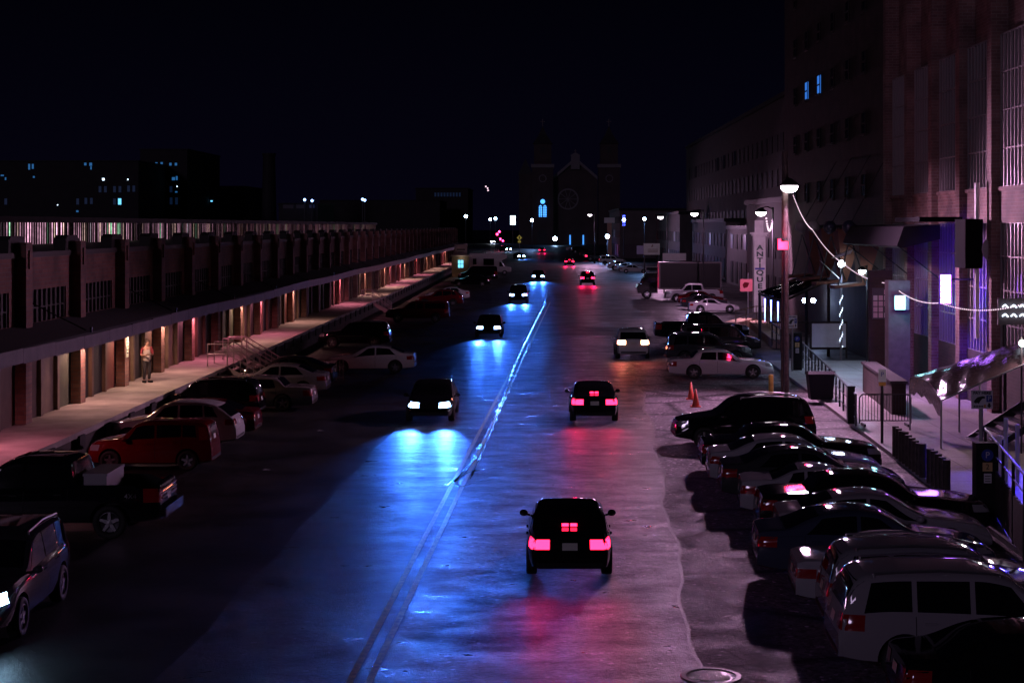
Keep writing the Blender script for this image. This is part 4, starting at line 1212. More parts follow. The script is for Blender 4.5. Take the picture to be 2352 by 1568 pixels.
# entrance pillar, notice board and low planter wall
mb = MB(); mb.box((q.x - .45, q.y + .37, 0), (q.x + .55, q.y + 1.2, q.z + 1.0)); pl = mb.build('entrance_pillar', pbr('rendered_pillar', (.13, .11, .12), .7, vary=.2)); tag(pl, 'rendered grey entrance pillar under the cyan sign', 'pillar')
q2 = at(2022, 697, 78)
nb = empty('notice_board', (q2.x, q2.y, 0)); tag(nb, 'wall board of pinned pale posters left of the cyan sign', 'notice board')
mb = MB(); mb.box((-.38, 0, q2.z - .75), (.42, .06, q2.z + .75)); mb.build('board', pbr('board_dark', (.05, .045, .06), .7), nb)
rn2 = random.Random(3)
for i in range(3):
    for j in range(5):
        if rn2.random() < .78:
            mb = MB(); x = -.34 + .26 * i; z = q2.z - .68 + .28 * j
            mb.box((x, -.012, z), (x + .2, -.002, z + .23)); mb.build('poster', [pbr('poster_a', (.4, .4, .42), .6), pbr('poster_b', (.25, .3, .4), .6), pbr('poster_c', (.42, .3, .35), .6)][rn2.randrange(3)], nb)
mb = MB(); mb.box((-.5, .06, 0), (.6, .5, q2.z + 1.6)); mb.build('board_wall', WBD, nb)
a, b2 = gp(1992, 905), gp(2060, 960)
lw = empty('planter_wall', (a.x, a.y, 0)); tag(lw, 'low dark planter wall with a pale coping beside the entrance', 'low wall')
d = b2 - a; an = math.atan2(d.y, d.x)
mb = MB(); mb.box((0, -.2, 0), (d.length, .35, 1.35)); o = mb.build('wall', WBD, lw, rot=(0, 0, an))
mb = MB(); mb.box((-.05, -.26, 1.35), (d.length + .05, .41, 1.45)); mb.build('coping', pbr('stone_coping', (.06, .055, .06), .8, spec=.1), lw, rot=(0, 0, an))

# dark tall block beyond, with two blue lit windows
tb_ = empty('tall_block', (18.2, 90, 0)); tag(tb_, 'dark tall block with two blue lit upper windows', 'building')
mb = MB(); mb.box((0, -5.0, 0), (26, 32, 31)); mb.build('wall', WBD, tb_)
mb = MB(); mb.box((-.3, -5.1, 31), (26, 32.1, 31.6)); mb.build('cornice', WBD, tb_)
for fy in range(6):
    for fz in range(6):
        y = 1.0 + 5.0 * fy; z = 9.2 + 3.5 * fz
        on = fz == 2 and fy in (3, 4)
        mb = MB(); mb.box((-.05, y, z), (.01, y + 1.1, z + 1.2)); wv = mb.build('window', lit('blue_window', (.04, .22, .85), .8) if on else PANES[1], tb_)
        mb = MB(); mb.box((-.10, y - .05, z + .55), (-.05, y + 1.15, z + .63)); mb.box((-.16, y - .12, z - .14), (.0, y + 1.22, z)); mb.box((-.1, y - .06, z), (-.05, y, z + 1.2)); mb.box((-.1, y + 1.1, z), (-.05, y + 1.16, z + 1.2)); mb.build('window_frame', WBD, wv)

# hanging canopy frames with globes, rust coloured awnings and tie rods
RUST = pbr('rust_cloth', (.17, .06, .04), .75, vary=.25, vscale=2)
for i, (px, y, mcol, lbn) in enumerate(((1840, 99, 'w', 'pale globe ended awning arm furthest from the big dark awning'), (1868, 94, 'w', 'pale globe ended awning arm under the string of bulbs'),
                                        (1906, 88.5, 'd', 'dark globe ended awning arm with a rust coloured drop'), (1950, 83.5, 'd', 'dark blue globe ended awning arm next to the big dark awning'))):
    q = at(px, 520 + (i > 1) * 2, y)
    t = empty('awning_arm', (q.x, q.y, 0)); tag(t, lbn, 'awning arm', 'globe ended awning arms on the tall block')
    mb = MB(); mb.ball((0, 0, q.z), .36, nu=16, nv=10); mb.build('globe', pbr('globe_pale', (.4, .33, .33), .4) if mcol == 'w' else pbr('globe_dark', (.03, .03, .06), .3), t, smooth=True)
    mb = MB(); mb.bar((.2, .1, q.z), (18.2 - q.x, .1, q.z), .10, 8); mb.build('arm', DARKSTEEL, t)
    mb = MB(); mb.bar((.1, .1, q.z + .2), (18.3 - q.x, 1.5, q.z + 4.2), .02, 6); mb.build('tie_rod', DARKSTEEL, t)
    mb = MB(); mb.prism([(.5, q.z - .1), (1.9, q.z - .1), (1.0, q.z - 3.0), (-.7, q.z - 3.2), (-.7, q.z - 3.05), (.75, q.z - 2.9)], 1, .3, 1.9); mb.build('awning_cloth', RUST, t)
    mb = MB(); mb.bar((.1, .25, q.z - .5), (-.5, .25, q.z - 3.0), .04, 6); mb.bar((.1, .25, q.z - .5), (.9, .25, q.z - 2.9), .04, 6); mb.build('strut', DARKSTEEL, t)
aw = empty('dark_awning', (18, 74, 0)); tag(aw, 'big dark cloth awning over the bar entrance', 'awning')
mb = MB(); mb.prism([(-.6, 7.55), (-2.2, 7.45), (-2.5, 6.6), (-2.35, 6.5), (-.6, 6.9)], 1, -3.2, 9.6); mb.build('cloth', pbr('awning_black', (.012, .01, .016), .8), aw)
mb = MB()
for y in (-3, 3, 9.4): mb.bar((-.65, y, 5.2), (-2.35, y, 6.55), .03, 6)
mb.build('brace', DARKSTEEL, aw)

# ------------------------------------------------------------------ bar patio
pt = empty('patio_shelter', at(1800, 690, 92).copy()); pt.location.z = 0
tag(pt, 'patio shelter with a glinting corrugated metal roof', 'shelter')
oo = pt.location
cn = [at(1745, 671, 100), at(1797, 689, 92), at(1903, 640, 92.5), at(1852, 629, 100)]
mb = MB(); NU, NV = 44, 6
for v in range(NV + 1):
    for u in range(NU + 1):
        p = cn[0].lerp(cn[1], u / NU).lerp(cn[3].lerp(cn[2], u / NU), v / NV) - oo
        mb.v.append((p.x, p.y, p.z + .035 * math.sin(u * math.pi)+ (.03 if u % 4 < 2 else -.03) + .03 * math.sin(v * 2.1 + u)))
for v in range(NV):
    for u in range(NU):
        a = v * (NU + 1) + u; mb.f.append((a, a + 1, a + NU + 2, a + NU + 1)); mb.m.append(0)
mb.build('roof', pbr('corrugated_metal', (.5, .46, .46), .18, 1.0, bump=.5, bscale=6), pt, smooth=False)
mb = MB(); mb.bar(cn[0] - oo - Vector((0, 0, .1)), cn[1] - oo - Vector((0, 0, .1)), .09, 6); mb.bar(cn[1] - oo - Vector((0, 0, .1)), cn[2] - oo - Vector((0, 0, .1)), .07, 6); mb.build('roof_edge', WOODDARK, pt)
for p in cn:
    mb = MB(); mb.bar((p.x - oo.x, p.y - oo.y, 0), (p.x - oo.x, p.y - oo.y, p.z - .1), .09, 8); mb.build('post', WOODDARK, pt)
for px in (1757, 1771, 1787):
    a, b2 = at(px, 686 + (px - 1757) * .2, 97.5), at(px, 738, 97.5)
    mb = MB(); mb.bar(a - oo, b2 - oo, .045, 6, r2=.012); mb.build('light_tube', lit('blue_tube', (.15, .22, 1.0), 14), pt)
for px in (1848, 1868):
    a = at(px, 690, 104)
    mb = MB(); mb.ball(a - oo, .16); mb.build('stage_lamp', lit('stage_lamp', (.6, .75, 1.0), 45), pt, smooth=True)
lamp('stage_light', 'POINT', tuple(at(1858, 690, 103) - oo), (.3, .4, 1.0), 80, pt, .2)
mb = MB(); mb.box((at(1848, 0, 104).x - oo.x - .5, 11.95, 4.1), (at(1868, 0, 104).x - oo.x + .6, 12.1, 4.2)); mb.build('lamp_rail', DARKSTEEL, pt)

q0, q1 = at(1865, 797, 91), at(1943, 797, 91)
bn = empty('white_banner', (q0.x, 91, 0)); tag(bn, 'white cloth banner on the patio railing', 'banner')
wd = q1.x - q0.x; zb_ = q0.z; zt_ = at(1865, 743, 91).z
mb = MB()
for v in range(7):
    for u in range(21):
        mb.v.append((wd * u / 20, .03 * math.sin(u * .9) * (1 - v / 7), zb_ + (zt_ - zb_) * v / 6))
for v in range(6):
    for u in range(20):
        a = v * 21 + u; mb.f.append((a, a + 1, a + 22, a + 21)); mb.m.append(0)
mb.build('cloth', pbr('banner_cloth', (.75, .75, .8), .7, vary=.08, vscale=2), bn, smooth=True)
mb = MB(); mb.box((-2.4, .1, zt_ + .02), (wd + .1, .2, zt_ + .12)); mb.box((-.1, .1, 0), (0, .2, zt_ + .02)); mb.box((wd, .1, 0), (wd + .1, .2, zt_ + .02)); mb.box((-.12, .08, zb_ - .14), (wd + .12, .18, zb_ - .02)); mb.build('rail', WOODDARK, bn)
# lit pole with three patio lamps
q = at(1932, 606, 88)
pp = empty('patio_lamp_post', (q.x, q.y, 0)); tag(pp, 'slim white lamp post wound with fairy lights on the patio', 'lamp post', 'blue white patio lamps')
mb = MB(); mb.bar((0, 0, 0), (0, 0, q.z + .1), .06, 8); mb.build('pole', STEEL, pp)
mb = MB(); 
for i in range(26): mb.ball((.07 * math.cos(i), .07 * math.sin(i), .9 + i * .11), .035, nu=6, nv=4)
mb.build('fairy_lights', lit('fairy', (.6, .75, 1), 5), pp)
mb = MB(); mb.ball((0, -.12, q.z), .19, nu=14, nv=8); mb.build('lamp_globe', lit('patio_lamp', (.75, .9, 1.0), 25), pp, smooth=True)
mb = MB(); mb.prism([(-.5, q.z + .3), (.45, q.z + .55), (.6, q.z + .8), (-.35, q.z + .42)], 1, -.3, .3); mb.build('shade', WHITE, pp)
mb = MB(); mb.tube([(0, 0, q.z - .9), (-1.1, .5, q.z + .2)], .02, 6); mb.build('stay', STEEL, pp)
lamp('patio_light', 'SPOT', (0, -.3, q.z - .35), (.50, .66, 1.0), 420, pp, .15, target=(-.3, -1.2, q.z - 3), cone=140, blend=.6)
for px, py, y, lb_ in ((1980, 622, 83, 'middle blue white patio lamp beside the fairy light post'), (2020, 631, 79, 'right and brightest blue white patio lamp by the notice board')):
    q = at(px, py, y)
    t = empty('patio_lamp_post', (q.x + .25, q.y, 0)); tag(t, lb_, 'lamp post', 'blue white patio lamps')
    mb = MB(); mb.bar((0, 0, 0), (0, 0, q.z + .3), .05, 8); mb.build('pole', DARKSTEEL, t)
    mb = MB(); mb.bar((0, 0, q.z + .25), (-.25, 0, q.z + .2), .03, 6); mb.lathe([(.05, .25), (.2, .12), (.22, .05)], 14, 0, c=(-.25, 0, q.z)); mb.build('hood', DARKSTEEL, t)
    mb = MB(); mb.ball((-.25, 0, q.z), .19, nu=14, nv=8); mb.build('lamp_globe', lit('patio_lamp', (.75, .9, 1.0), 25), t, smooth=True)
    lamp('patio_light', 'SPOT', (-.25, -.1, q.z - .35), (.50, .66, 1.0), 420, t, .15, target=(-.6, -1.0, q.z - 3), cone=140, blend=.6)


def catenary(a, b, sag, n=40):
    return [a.lerp(b, i / n) - Vector((0, 0, sag * 4 * (i / n) * (1 - i / n))) for i in range(n + 1)]


def string_lights(pts_list, label, every=.3, r=.024, mat=None):
    t = empty('string_lights', pts_list[0][0]); tag(t, label, 'string lights', 'strings of bulbs')
    o0 = pts_list[0][0]
    cm, bm2 = MB(), MB()
    for pts in pts_list:
        cm.tube([p - o0 for p in pts], .006, 5)
        acc = 0
        for p, q in zip(pts[:-1], pts[1:]):
            n = max(1, int((q - p).length / every))
            for i in range(n): bm2.ball(p.lerp(q, i / n) - o0 - Vector((0, 0, .06)), r, nu=6, nv=4)
    cm.build('cord', DARKSTEEL, t)
    o = bm2.build('bulbs', mat or lit('string_bulb', (1, .70, .85), 1.6), t); o['kind'] = 'stuff'
    return t


A0, A1, A2, A3, A4 = at(1822, 446, 72.5), at(1866, 525, 88), at(1936, 602, 88), at(2045, 648, 76), at(2160, 692, 67)
string_lights([catenary(A0, A1, .25), catenary(A1, A2, .2), catenary(A2, A3, .25), catenary(A3, A4, .3)], 'string of small bulbs running from the tall timber pole down to the bar wall')
B1 = at(2352, 694, 50)
string_lights([catenary(A4, B1, .25)], 'string of small bulbs along the warehouse wall past the neon sign')
string_lights([catenary(at(1760, 500, 128), at(1775, 498, 124), 1.0, 16)], 'short drooping string of bulbs beside the white column', every=.4, r=.08)
string_lights([[at(1116, 428, 520), at(1120, 432, 520), at(1121, 437, 520), at(1119, 441, 520)]], 'tiny hooked string of warm lights high over the far street', every=1.0, r=.25)

# ------------------------------------------------------------------ white column with vertical lettering
ac = gp(1743.5, 716)
col = empty('sign_column', (ac.x, ac.y, 0)); tag(col, 'white tapering column lettered ANTIQUES in dark green from top to bottom', 'sign column')
s_ = ac.y / F
zt_ = at(1743, 538, ac.y).z
STONE = pbr('painted_column', (.62, .60, .58), .6, vary=.18, vscale=1.5)
mb = MB(); w0, w1 = 13.5 * s_, 13.0 * s_
mb.add([(-w0, -w0, 0), (w0, -w0, 0), (w0, w0, 0), (-w0, w0, 0), (-w1, -w1, zt_), (w1, -w1, zt_), (w1, w1, zt_), (-w1, w1, zt_)], [(3, 2, 1, 0), (4, 5, 6, 7), (0, 1, 5, 4), (1, 2, 6, 5), (2, 3, 7, 6), (3, 0, 4, 7)]); mb.build('shaft', STONE, col)
mb = MB(); mb.box((-w1 - .22, -w1 - .22, zt_), (w1 + .22, w1 + .22, zt_ + .16)); mb.box((-w1 - .1, -w1 - .1, zt_ - .14), (w1 + .1, w1 + .1, zt_)); mb.build('cornice', STONE, col)
mb = MB(); mb.box((-w1 * .7, -w1 * .7, zt_ + .16), (w1 * .7, w1 * .7, zt_ + 1.2)); mb.build('cap', STONE, col)
GRN = pbr('green_lettering', (.015, .05, .035), .5)
for ch, py in (('A', 569), ('N', 584), ('T', 598), ('I', 611), ('Q', 626), ('U', 642), ('E', 657), ('S', 672)):
    link('lettering', text_mesh(ch, .60, GRN, ext=.01, bold=.022), col, (0, -w0 - .012, at(1743, py, ac.y).z), (R(90), 0, 0)).scale = (1.35, 1, 1)
mb = MB(); zq = at(1743, 617, ac.y).z
mb.box((-.42, -w0 - .03, zq - .07), (.42, -w0 - .002, zq + .09)); mb.build('blue_plate', pbr('blue_plate', (.03, .03, .30), .4), col)

# red glowing lamp sign on the timber pole
q = at(1796, 564, 71.2)
rs = empty('red_lamp_sign', (q.x, q.y, 0)); tag(rs, 'small glaring red lamp sign beside the timber pole', 'lit sign')
mb = MB(); mb.box((-.20, 0, q.z - .2), (.28, .2, q.z + .2)); mb.box((-.20, 0, q.z + .2), (-.02, .2, q.z + .32)); mb.build('housing', TRIM, rs)
mb = MB(); mb.box((-.18, -.03, q.z - .18), (.26, 0, q.z + .18)); mb.box((-.18, -.03, q.z + .18), (-.05, 0, q.z + .30)); mb.build('lens', lit('red_sign', (1.0, .03, .09), 6), rs)
mb = MB(); mb.bar((.1, .1, 0), (.1, .1, q.z - .2), .04, 8); mb.build('post', DARKSTEEL, rs)
lamp('red_light', 'POINT', (0, -.4, q.z), (1, .02, .1), 130, rs, .15)

# ------------------------------------------------------------------ ramps, railings, fences on the right pavement
RAILM = DARKSTEEL


def railing(pts, label, h=1.15, name='ramp_railing', mat=None, rails=(1.0, .62, .25), post=1.5, cat='railing', group=None):
    o0 = pts[0]
    t = empty(name, (o0.x, o0.y, 0)); tag(t, label, cat, group)
    o0 = Vector((o0.x, o0.y, 0))
    mb = MB(); mb.tube([p - o0 + Vector((0, 0, h)) for p in pts], .04, 8); mb.build('handrail', mat or RAILM, t)
    mb = MB()
    for f in rails[1:]: mb.tube([p - o0 + Vector((0, 0, h * f)) for p in pts], .022, 6)
    mb.build('lower_rail', mat or RAILM, t)
    for a, b in zip(pts[:-1], pts[1:]):
        n = max(1, round((b - a).length / post))
        for i in range(n + (b is pts[-1])):
            p = a.lerp(b, i / n) - o0
            mb = MB(); mb.bar((p.x, p.y, max(0, p.z - .15)), (p.x, p.y, p.z + h), .035, 6); mb.build('post', mat or RAILM, t)
    return t


W0 = .14
rp = [gp(1966, 978, W0), gp(1905, 905, W0), gp(1838, 832, .35), gp(1838, 832, .35) + Vector((-.2, 9, .35))]
railing(rp, 'long dark steel ramp railing running from the barrier up to the patio')
rr = [gp(1690, 752, .3), gp(1737, 740, .6), gp(1760, 742, .7), gp(1822, 792, .5)]
railing(rr, 'tan timber ramp railing in front of the white column', mat=WOODTAN, post=1.2)
mb = MB()
pts = [gp(1684, 760), gp(1737, 748), gp(1760, 750), gp(1822, 800)]
for a, b in zip(pts[:-1], pts[1:]):
    d = (b - a).normalized(); n = Vector((-d.y, d.x, 0)) * 1.3
    if n.y < 0: n = -n
    mb.add([a, b, b + n, a + n, a + Vector((0, 0, .45)), b + Vector((0, 0, .55)), b + n + Vector((0, 0, .55)), a + n + Vector((0, 0, .45))], [(3, 2, 1, 0), (4, 5, 6, 7), (0, 1, 5, 4), (1, 2, 6, 5), (2, 3, 7, 6), (3, 0, 4, 7)])
tag(mb.build('timber_ramp', WOODTAN), 'raised timber ramp deck below the tan railing', 'ramp')
# square post at the near end of the ramp rail
q = gp(1954, 972, W0)
mb = MB(); mb.box((-.13, -.13, 0), (.13, .13, 1.35)); mb.box((-.15, -.15, 1.35), (.15, .15, 1.40)); o = mb.build('gate_post', DARKSTEEL, None, loc=(q.x, q.y, W0)); tag(o, 'square black gate post at the foot of the ramp railing', 'post')

q0, q1 = gp(1974, 978, W0), gp(2092, 978, W0)
br_ = empty('crowd_barrier', (q0.x, q0.y, W0)); tag(br_, 'steel crowd barrier across the pavement by the ramp', 'barrier')
wd = q1.x - q0.x
mb = MB(); mb.tube([(0, 0, .1), (0, 0, 1.05), (.1, 0, 1.16), (wd - .1, 0, 1.16), (wd, 0, 1.05), (wd, 0, .1)], .025, 8); mb.bar((0, 0, .2), (wd, 0, .2), .02); mb.build('frame', DARKSTEEL, br_)
mb = MB()
for i in range(1, 17): mb.bar((wd * i / 17, 0, .2), (wd * i / 17, 0, 1.16), .012, 6)
mb.build('bars', DARKSTEEL, br_)
mb = MB()
for x in (.15, wd - .15): mb.box((x - .03, -.3, 0), (x + .03, .3, .1))
mb.build('feet', DARKSTEEL, br_)

# dark plank fence of round posts on the pavement edge
a, b2 = gp(2057, 1047, W0), gp(2174, 1138, W0)
pf = empty('palisade_fence', (a.x, a.y, W0)); tag(pf, 'short dark palisade of round timber posts on the pavement edge', 'fence')
nn = 15
for i in range(nn):
    if i == 9: continue
    p = (b2 - a) * (i / (nn - 1))
    h = .95 + rnd.uniform(-.04, .05)
    mb = MB(); mb.bar((p.x, p.y, 0), (p.x, p.y, h), .11, 10); mb.build('picket', WOODDARK, pf)

# plastic sheeted canopy over the bar stairs
cp = [at(2090, 868, 58), at(2162, 918, 53.2), at(2420, 806, 51.5), at(2420, 764, 56.5)]
cv = empty('plastic_canopy', (cp[0].x, cp[0].y, 0)); tag(cv, 'canopy of shiny crumpled plastic sheet over the bar steps', 'canopy')
oo = Vector((cp[0].x, cp[0].y, 0))
mb = MB(); NU, NV = 30, 40
rn3 = random.Random(5)
for v in range(NV + 1):
    for u in range(NU + 1):
        p = cp[0].lerp(cp[1], u / NU).lerp(cp[3].lerp(cp[2], u / NU), v / NV) - oo
        arch = .30 * math.sin(math.pi * u / NU) ** .8
        mb.v.append((p.x, p.y, p.z + arch + rn3.uniform(-.012, .012) + .02 * math.sin(v * .9 + u * .4)))
for v in range(NV):
    for u in range(NU):
        a_ = v * (NU + 1) + u; mb.f.append((a_, a_ + 1, a_ + NU + 2, a_ + NU + 1)); mb.m.append(0)
PLAST = pbr('plastic_sheet', (.055, .035, .04), .14, 0, .5, spec=.9, bump=1.0, bscale=7)
mb.build('sheet', PLAST, cv, smooth=True)
mb = MB()
edge = [cp[0].lerp(cp[1], u / 12) - oo + Vector((0, 0, .30 * math.sin(math.pi * u / 12) ** .8)) for u in range(13)]
for i in range(12):
    a_, b_ = edge[i], edge[i + 1]
    mb.add([a_ + Vector((-.03, -.03, -.55 - .06 * (i % 3))), b_ + Vector((-.03, -.03, -.55 - .06 * ((i + 1) % 3))), b_ + Vector((-.03, -.03, 0)), a_ + Vector((-.03, -.03, 0))], [(0, 1, 2, 3)])
mb.build('valance', PLAST, cv)
for p, dn in ((cp[0], 0), (cp[1], 0), (cp[0].lerp(cp[3], .35), 0), (cp[1].lerp(cp[2], .35), 0)):
    mb = MB(); mb.bar((p.x - oo.x, p.y - oo.y, W0), (p.x - oo.x, p.y - oo.y, p.z), .035, 8); mb.build('post', STEEL, cv)
mb = MB(); mb.tube([p - oo - Vector((0, 0, .02)) for p in (cp[0], cp[1], cp[2])], .03, 6); mb.tube([p - oo - Vector((0, 0, .02)) for p in (cp[0], cp[3])], .03, 6); mb.build('frame', STEEL, cv)
# steps below the canopy
t = empty('bar_steps', (14.6, 53.2, W0)); tag(t, 'dark open steps under the plastic canopy', 'steps')
mb = MB()
for i in range(6): mb.box((.32 * i, -.2, .18 * i), (.32 * i + .34, 2.6, .18 * i + .05))
mb.build('tread', DARKSTEEL, t)
for y in (-.25, 2.62):
    mb = MB(); mb.prism([(-.05, -.02), (.2, -.02), (2.1, 1.0), (2.1, 1.25), (1.9, 1.25)], 1, y, y + .05); mb.build('stringer', DARKSTEEL, t)
# blue spot and hood, added to give the pavement its blue spill
lamp('blue_spill_light', 'SPOT', (15.4 - oo.x, 49.5 - oo.y, 2.6), (.05, .03, 1.0), 1500, cv, .12, target=(12.4 - oo.x, 44 - oo.y, 0), cone=84, blend=.6)
mb = MB(); mb.lathe([(.03, .2), (.10, .12), (.13, 0), (.1, .01)], 14, 0, c=(15.45 - oo.x, 49.55 - oo.y, 2.62)); mb.build('spill_spot_hood', DARKSTEEL, cv)

# patio fence and deck at the right edge
fa, fb_ = gp(2282, 1180, W0), gp(2352, 1290, W0)
d = (fb_ - fa).normalized(); L_ = 16.0
fn = empty('patio_fence', (fa.x, fa.y, W0), math.atan2(d.y, d.x)); tag(fn, 'dark boarded patio fence with steel top rail at the right edge', 'fence')
mb = MB()
for i in range(int(L_ / .16)):
    mb.box((-2.2 + .16 * i, 0, .05), (-2.2 + .16 * i + .15, .05, 1.15 + .01 * (i % 3)))
mb.build('boards', WOODDARK, fn)
mb = MB(); mb.bar((-2.2, .02, 1.9), (L_ - 2.2, .02, 1.9), .03, 8); mb.bar((-2.2, .02, 1.5), (L_ - 2.2, .02, 1.5), .02, 8); mb.build('top_rail', DARKSTEEL, fn)
for i in range(9):
    mb = MB(); mb.bar((-2.1 + 2.0 * i, .02, 0), (-2.1 + 2.0 * i, .02, 1.92), .04, 8); mb.build('post', DARKSTEEL, fn)
# pale frame posts of the deck inside
for k, (px, pa, pb) in enumerate(((2310, 960, 1100), (2337, 975, 1105), (2296, 1000, 1090))):
    a, b2 = at(px, pa, 46), at(px, pb, 46)
    mb = MB(); mb.bar((0, 0, .0), (0, 0, a.z), .06, 8); mb.box((-.12, -.12, 0), (.12, .12, .06))
    o = mb.build('deck_post', WHITE, None, loc=(a.x, 46, 0)); tag(o, ['pale steel deck post left of the pair behind the fence', 'pale steel deck post right of the pair behind the fence', 'pale steel deck post nearest the pay sign'][k], 'post', 'pale posts behind the patio fence')
# lit shop letters on the far right wall
q = at(2330, 713, 56)
sl = empty('shop_sign', (q.x, q.y, 0)); tag(sl, 'row of small white lit letters on a board at the right edge', 'shop sign')
mb = MB(); mb.box((-.55, .06, q.z - .5), (1.6, .16, q.z + .42)); mb.build('board', pbr('sign_board_dark', (.12, .09, .10), .6), sl)
mb = MB(); mb.bar((-.3, .1, 0), (-.3, .1, q.z - .5), .06); mb.bar((1.2, .1, 0), (1.2, .1, q.z - .5), .06); mb.build('post', DARKSTEEL, sl)
mb = MB()
for i in range(6):
    for j in (0, 1):
        x = -.42 + .30 * i; z = q.z + .12 - .32 * j
        mb.bar((x, 0, z), (x + .10, 0, z + .08), .022, 6); mb.bar((x + .10, 0, z + .08), (x + .2, 0, z - .02), .022, 6)
mb.build('lettering', lit('shop_letters', (.7, .85, 1.0), 5), sl)
q = at(2348, 788, 52)
wl = empty('wall_lamp', (q.x, q.y, 0)); tag(wl, 'small greenish white lamp glaring above the plastic canopy', 'lamp')
mb = MB(); mb.ball((0, 0, q.z), .11); mb.build('lamp_globe', lit('green_lamp', (.7, 1, .75), 25), wl, smooth=True)
mb = MB(); mb.bar((0, .08, 0), (0, .08, q.z + .2), .03); mb.build('post', DARKSTEEL, wl)
lamp('wall_light', 'POINT', (0, -.2, q.z), (1.0, .7, .75), 160, wl, .1)

# ------------------------------------------------------------------ parking signs, pay machines
SIGNW = pbr('sign_white', (.62, .62, .66), .45); BLUE = pbr('sign_blue_bg', (.03, .05, .32), .4); BLK = pbr('sign_black', (.015, .015, .018), .5); ORG = pbr('sign_orange', (.55, .26, .05), .5)


def pay_sign(base, zt, w, h, label):
    t = empty('pay_sign', (base.x, base.y, base.z)); tag(t, label, 'parking sign', 'pay here signs')
    mb = MB(); mb.bar((0, 0, 0), (0, 0, zt), .045, 8); mb.build('pole', STEEL, t)
    mb = MB(); mb.box((-w / 2, -.075, zt - h), (w / 2, -.05, zt)); bd = mb.build('board', SIGNW, t)
    yf = -.08
    link('lettering', text_mesh('PAY HERE', w * .19, BLK, bold=.004), bd, (0, yf, zt - h * .13), (R(90), 0, 0))
    mb = MB(); mb.box((w * .20, yf - .002, zt - h * .62), (w * .46, yf + .003, zt - h * .26)); mb.build('blue_panel', BLUE, bd)
    link('lettering', text_mesh('P', w * .30, SIGNW), bd, (w * .33, yf - .006, zt - h * .44), (R(90), 0, 0))
    mb = MB(); mb.prism([(w * .28, zt - h * .68), (w * .38, zt - h * .68), (w * .38, zt - h * .80), (w * .44, zt - h * .80), (w * .33, zt - h * .95), (w * .22, zt - h * .80), (w * .28, zt - h * .80)], 1, yf - .002, yf + .003); mb.build('arrow', BLK, bd)
    mb = MB(); mb.prism([(-w * .40, zt - h * .62), (-w * .34, zt - h * .50), (-w * .22, zt - h * .36), (w * .02, zt - h * .30), (w * .12, zt - h * .32), (w * .14, zt - h * .42), (-w * .0, zt - h * .44), (-w * .10, zt - h * .60), (-w * .16, zt - h * .72), (-w * .22, zt - h * .66), (-w * .30, zt - h * .70)], 1, yf - .002, yf + .003); mb.build('hand_symbol', BLK, bd)
    mb = MB()
    for i in range(4): mb.box((-w * .40 + w * .12 * i, yf - .002, zt - h * .90), (-w * .31 + w * .12 * i, yf + .003, zt - h * .82))
    mb.build('small_print', BLK, bd)
    mb = MB(); mb.box((w * .08, yf - .002, zt - h * .93), (w * .17, yf + .003, zt - h * .76)); mb.build('sticker', ORG, bd)
    return t


q = gp(2254, 1172, W0)
pay_sign(q, at(2254, 896, q.y).z - W0, 49 * q.y / F, 42 * q.y / F, 'nearer parking pay sign on a steel pole by the patio fence')
q = gp(1820, 852, W0)
pay_sign(q, at(1820, 724, q.y).z - W0, 21 * q.y / F, 29 * q.y / F, 'farther parking pay sign beside the timber lamp pole')


def pay_machine(base, h, w, label):
    t = empty('pay_machine', (base.x, base.y, base.z)); tag(t, label, 'pay machine', 'parking pay machines')
    mb = MB(); mb.box((-w / 2, 0, 0), (w / 2, .4, h * .93)); mb.prism([(0, h * .93), (.4, h * .93), (.4, h), (.05, h)], 0, -w / 2, w / 2); mb.build('cabinet', TRIM, t)
    mb = MB(); mb.bar((0, -.012, h * .84), (0, 0, h * .84), w * .27, 20); ds = mb.build('disc', BLUE, t)
    link('lettering', text_mesh('P', w * .4, SIGNW), ds, (0, -.016, h * .84), (R(90), 0, 0))
    mb = MB(); mb.box((-w * .22, -.012, h * .62), (w * .22, 0, h * .74)); tg = mb.build('tariff_plate', pbr('tariff_yellow', (.6, .42, .2), .5), t)
    link('lettering', text_mesh('2', w * .34, BLK), tg, (0, -.016, h * .68), (R(90), 0, 0))
    mb = MB(); mb.box((-w * .16, -.012, h * .46), (w * .18, 0, h * .59)); pn = mb.build('notice', SIGNW, t)
    mb = MB()
    for i in range(3): mb.box((-w * .12, -.015, h * (.48 + .035 * i)), (w * .14, -.0121, h * (.49 + .035 * i))); 
    mb.build('small_print', BLK, pn)
    return t


q = gp(2268, 1186, W0); pay_machine(q, 1.85, .56, 'nearer black pay machine with a round blue badge under the pay sign')
q = gp(1831, 850, W0); pay_machine(q, 1.9, .5, 'farther black pay machine with a blue badge behind the timber lamp pole')

q = gp(2026, 1017, W0)
t = empty('bay_sign', (q.x, q.y, W0)); tag(t, 'small white bay sign with an orange foot strip on a slim dark post', 'parking sign')
zt_ = at(2022, 848, q.y).z - W0
mb = MB(); mb.bar((0, 0, 0), (0, 0, zt_ - .4), .05, 8); mb.build('post', DARKSTEEL, t)
mb = MB(); mb.box((-.13, -.05, zt_ - .42), (.13, -.03, zt_)); bd = mb.build('board', SIGNW, t)
link('lettering', text_mesh('P', .22, BLUE), bd, (0, -.055, zt_ - .17), (R(90), 0, 0))
mb = MB(); mb.box((-.12, -.05, zt_ - .55), (.12, -.03, zt_ - .43)); mb.build('foot_strip', ORG, t)
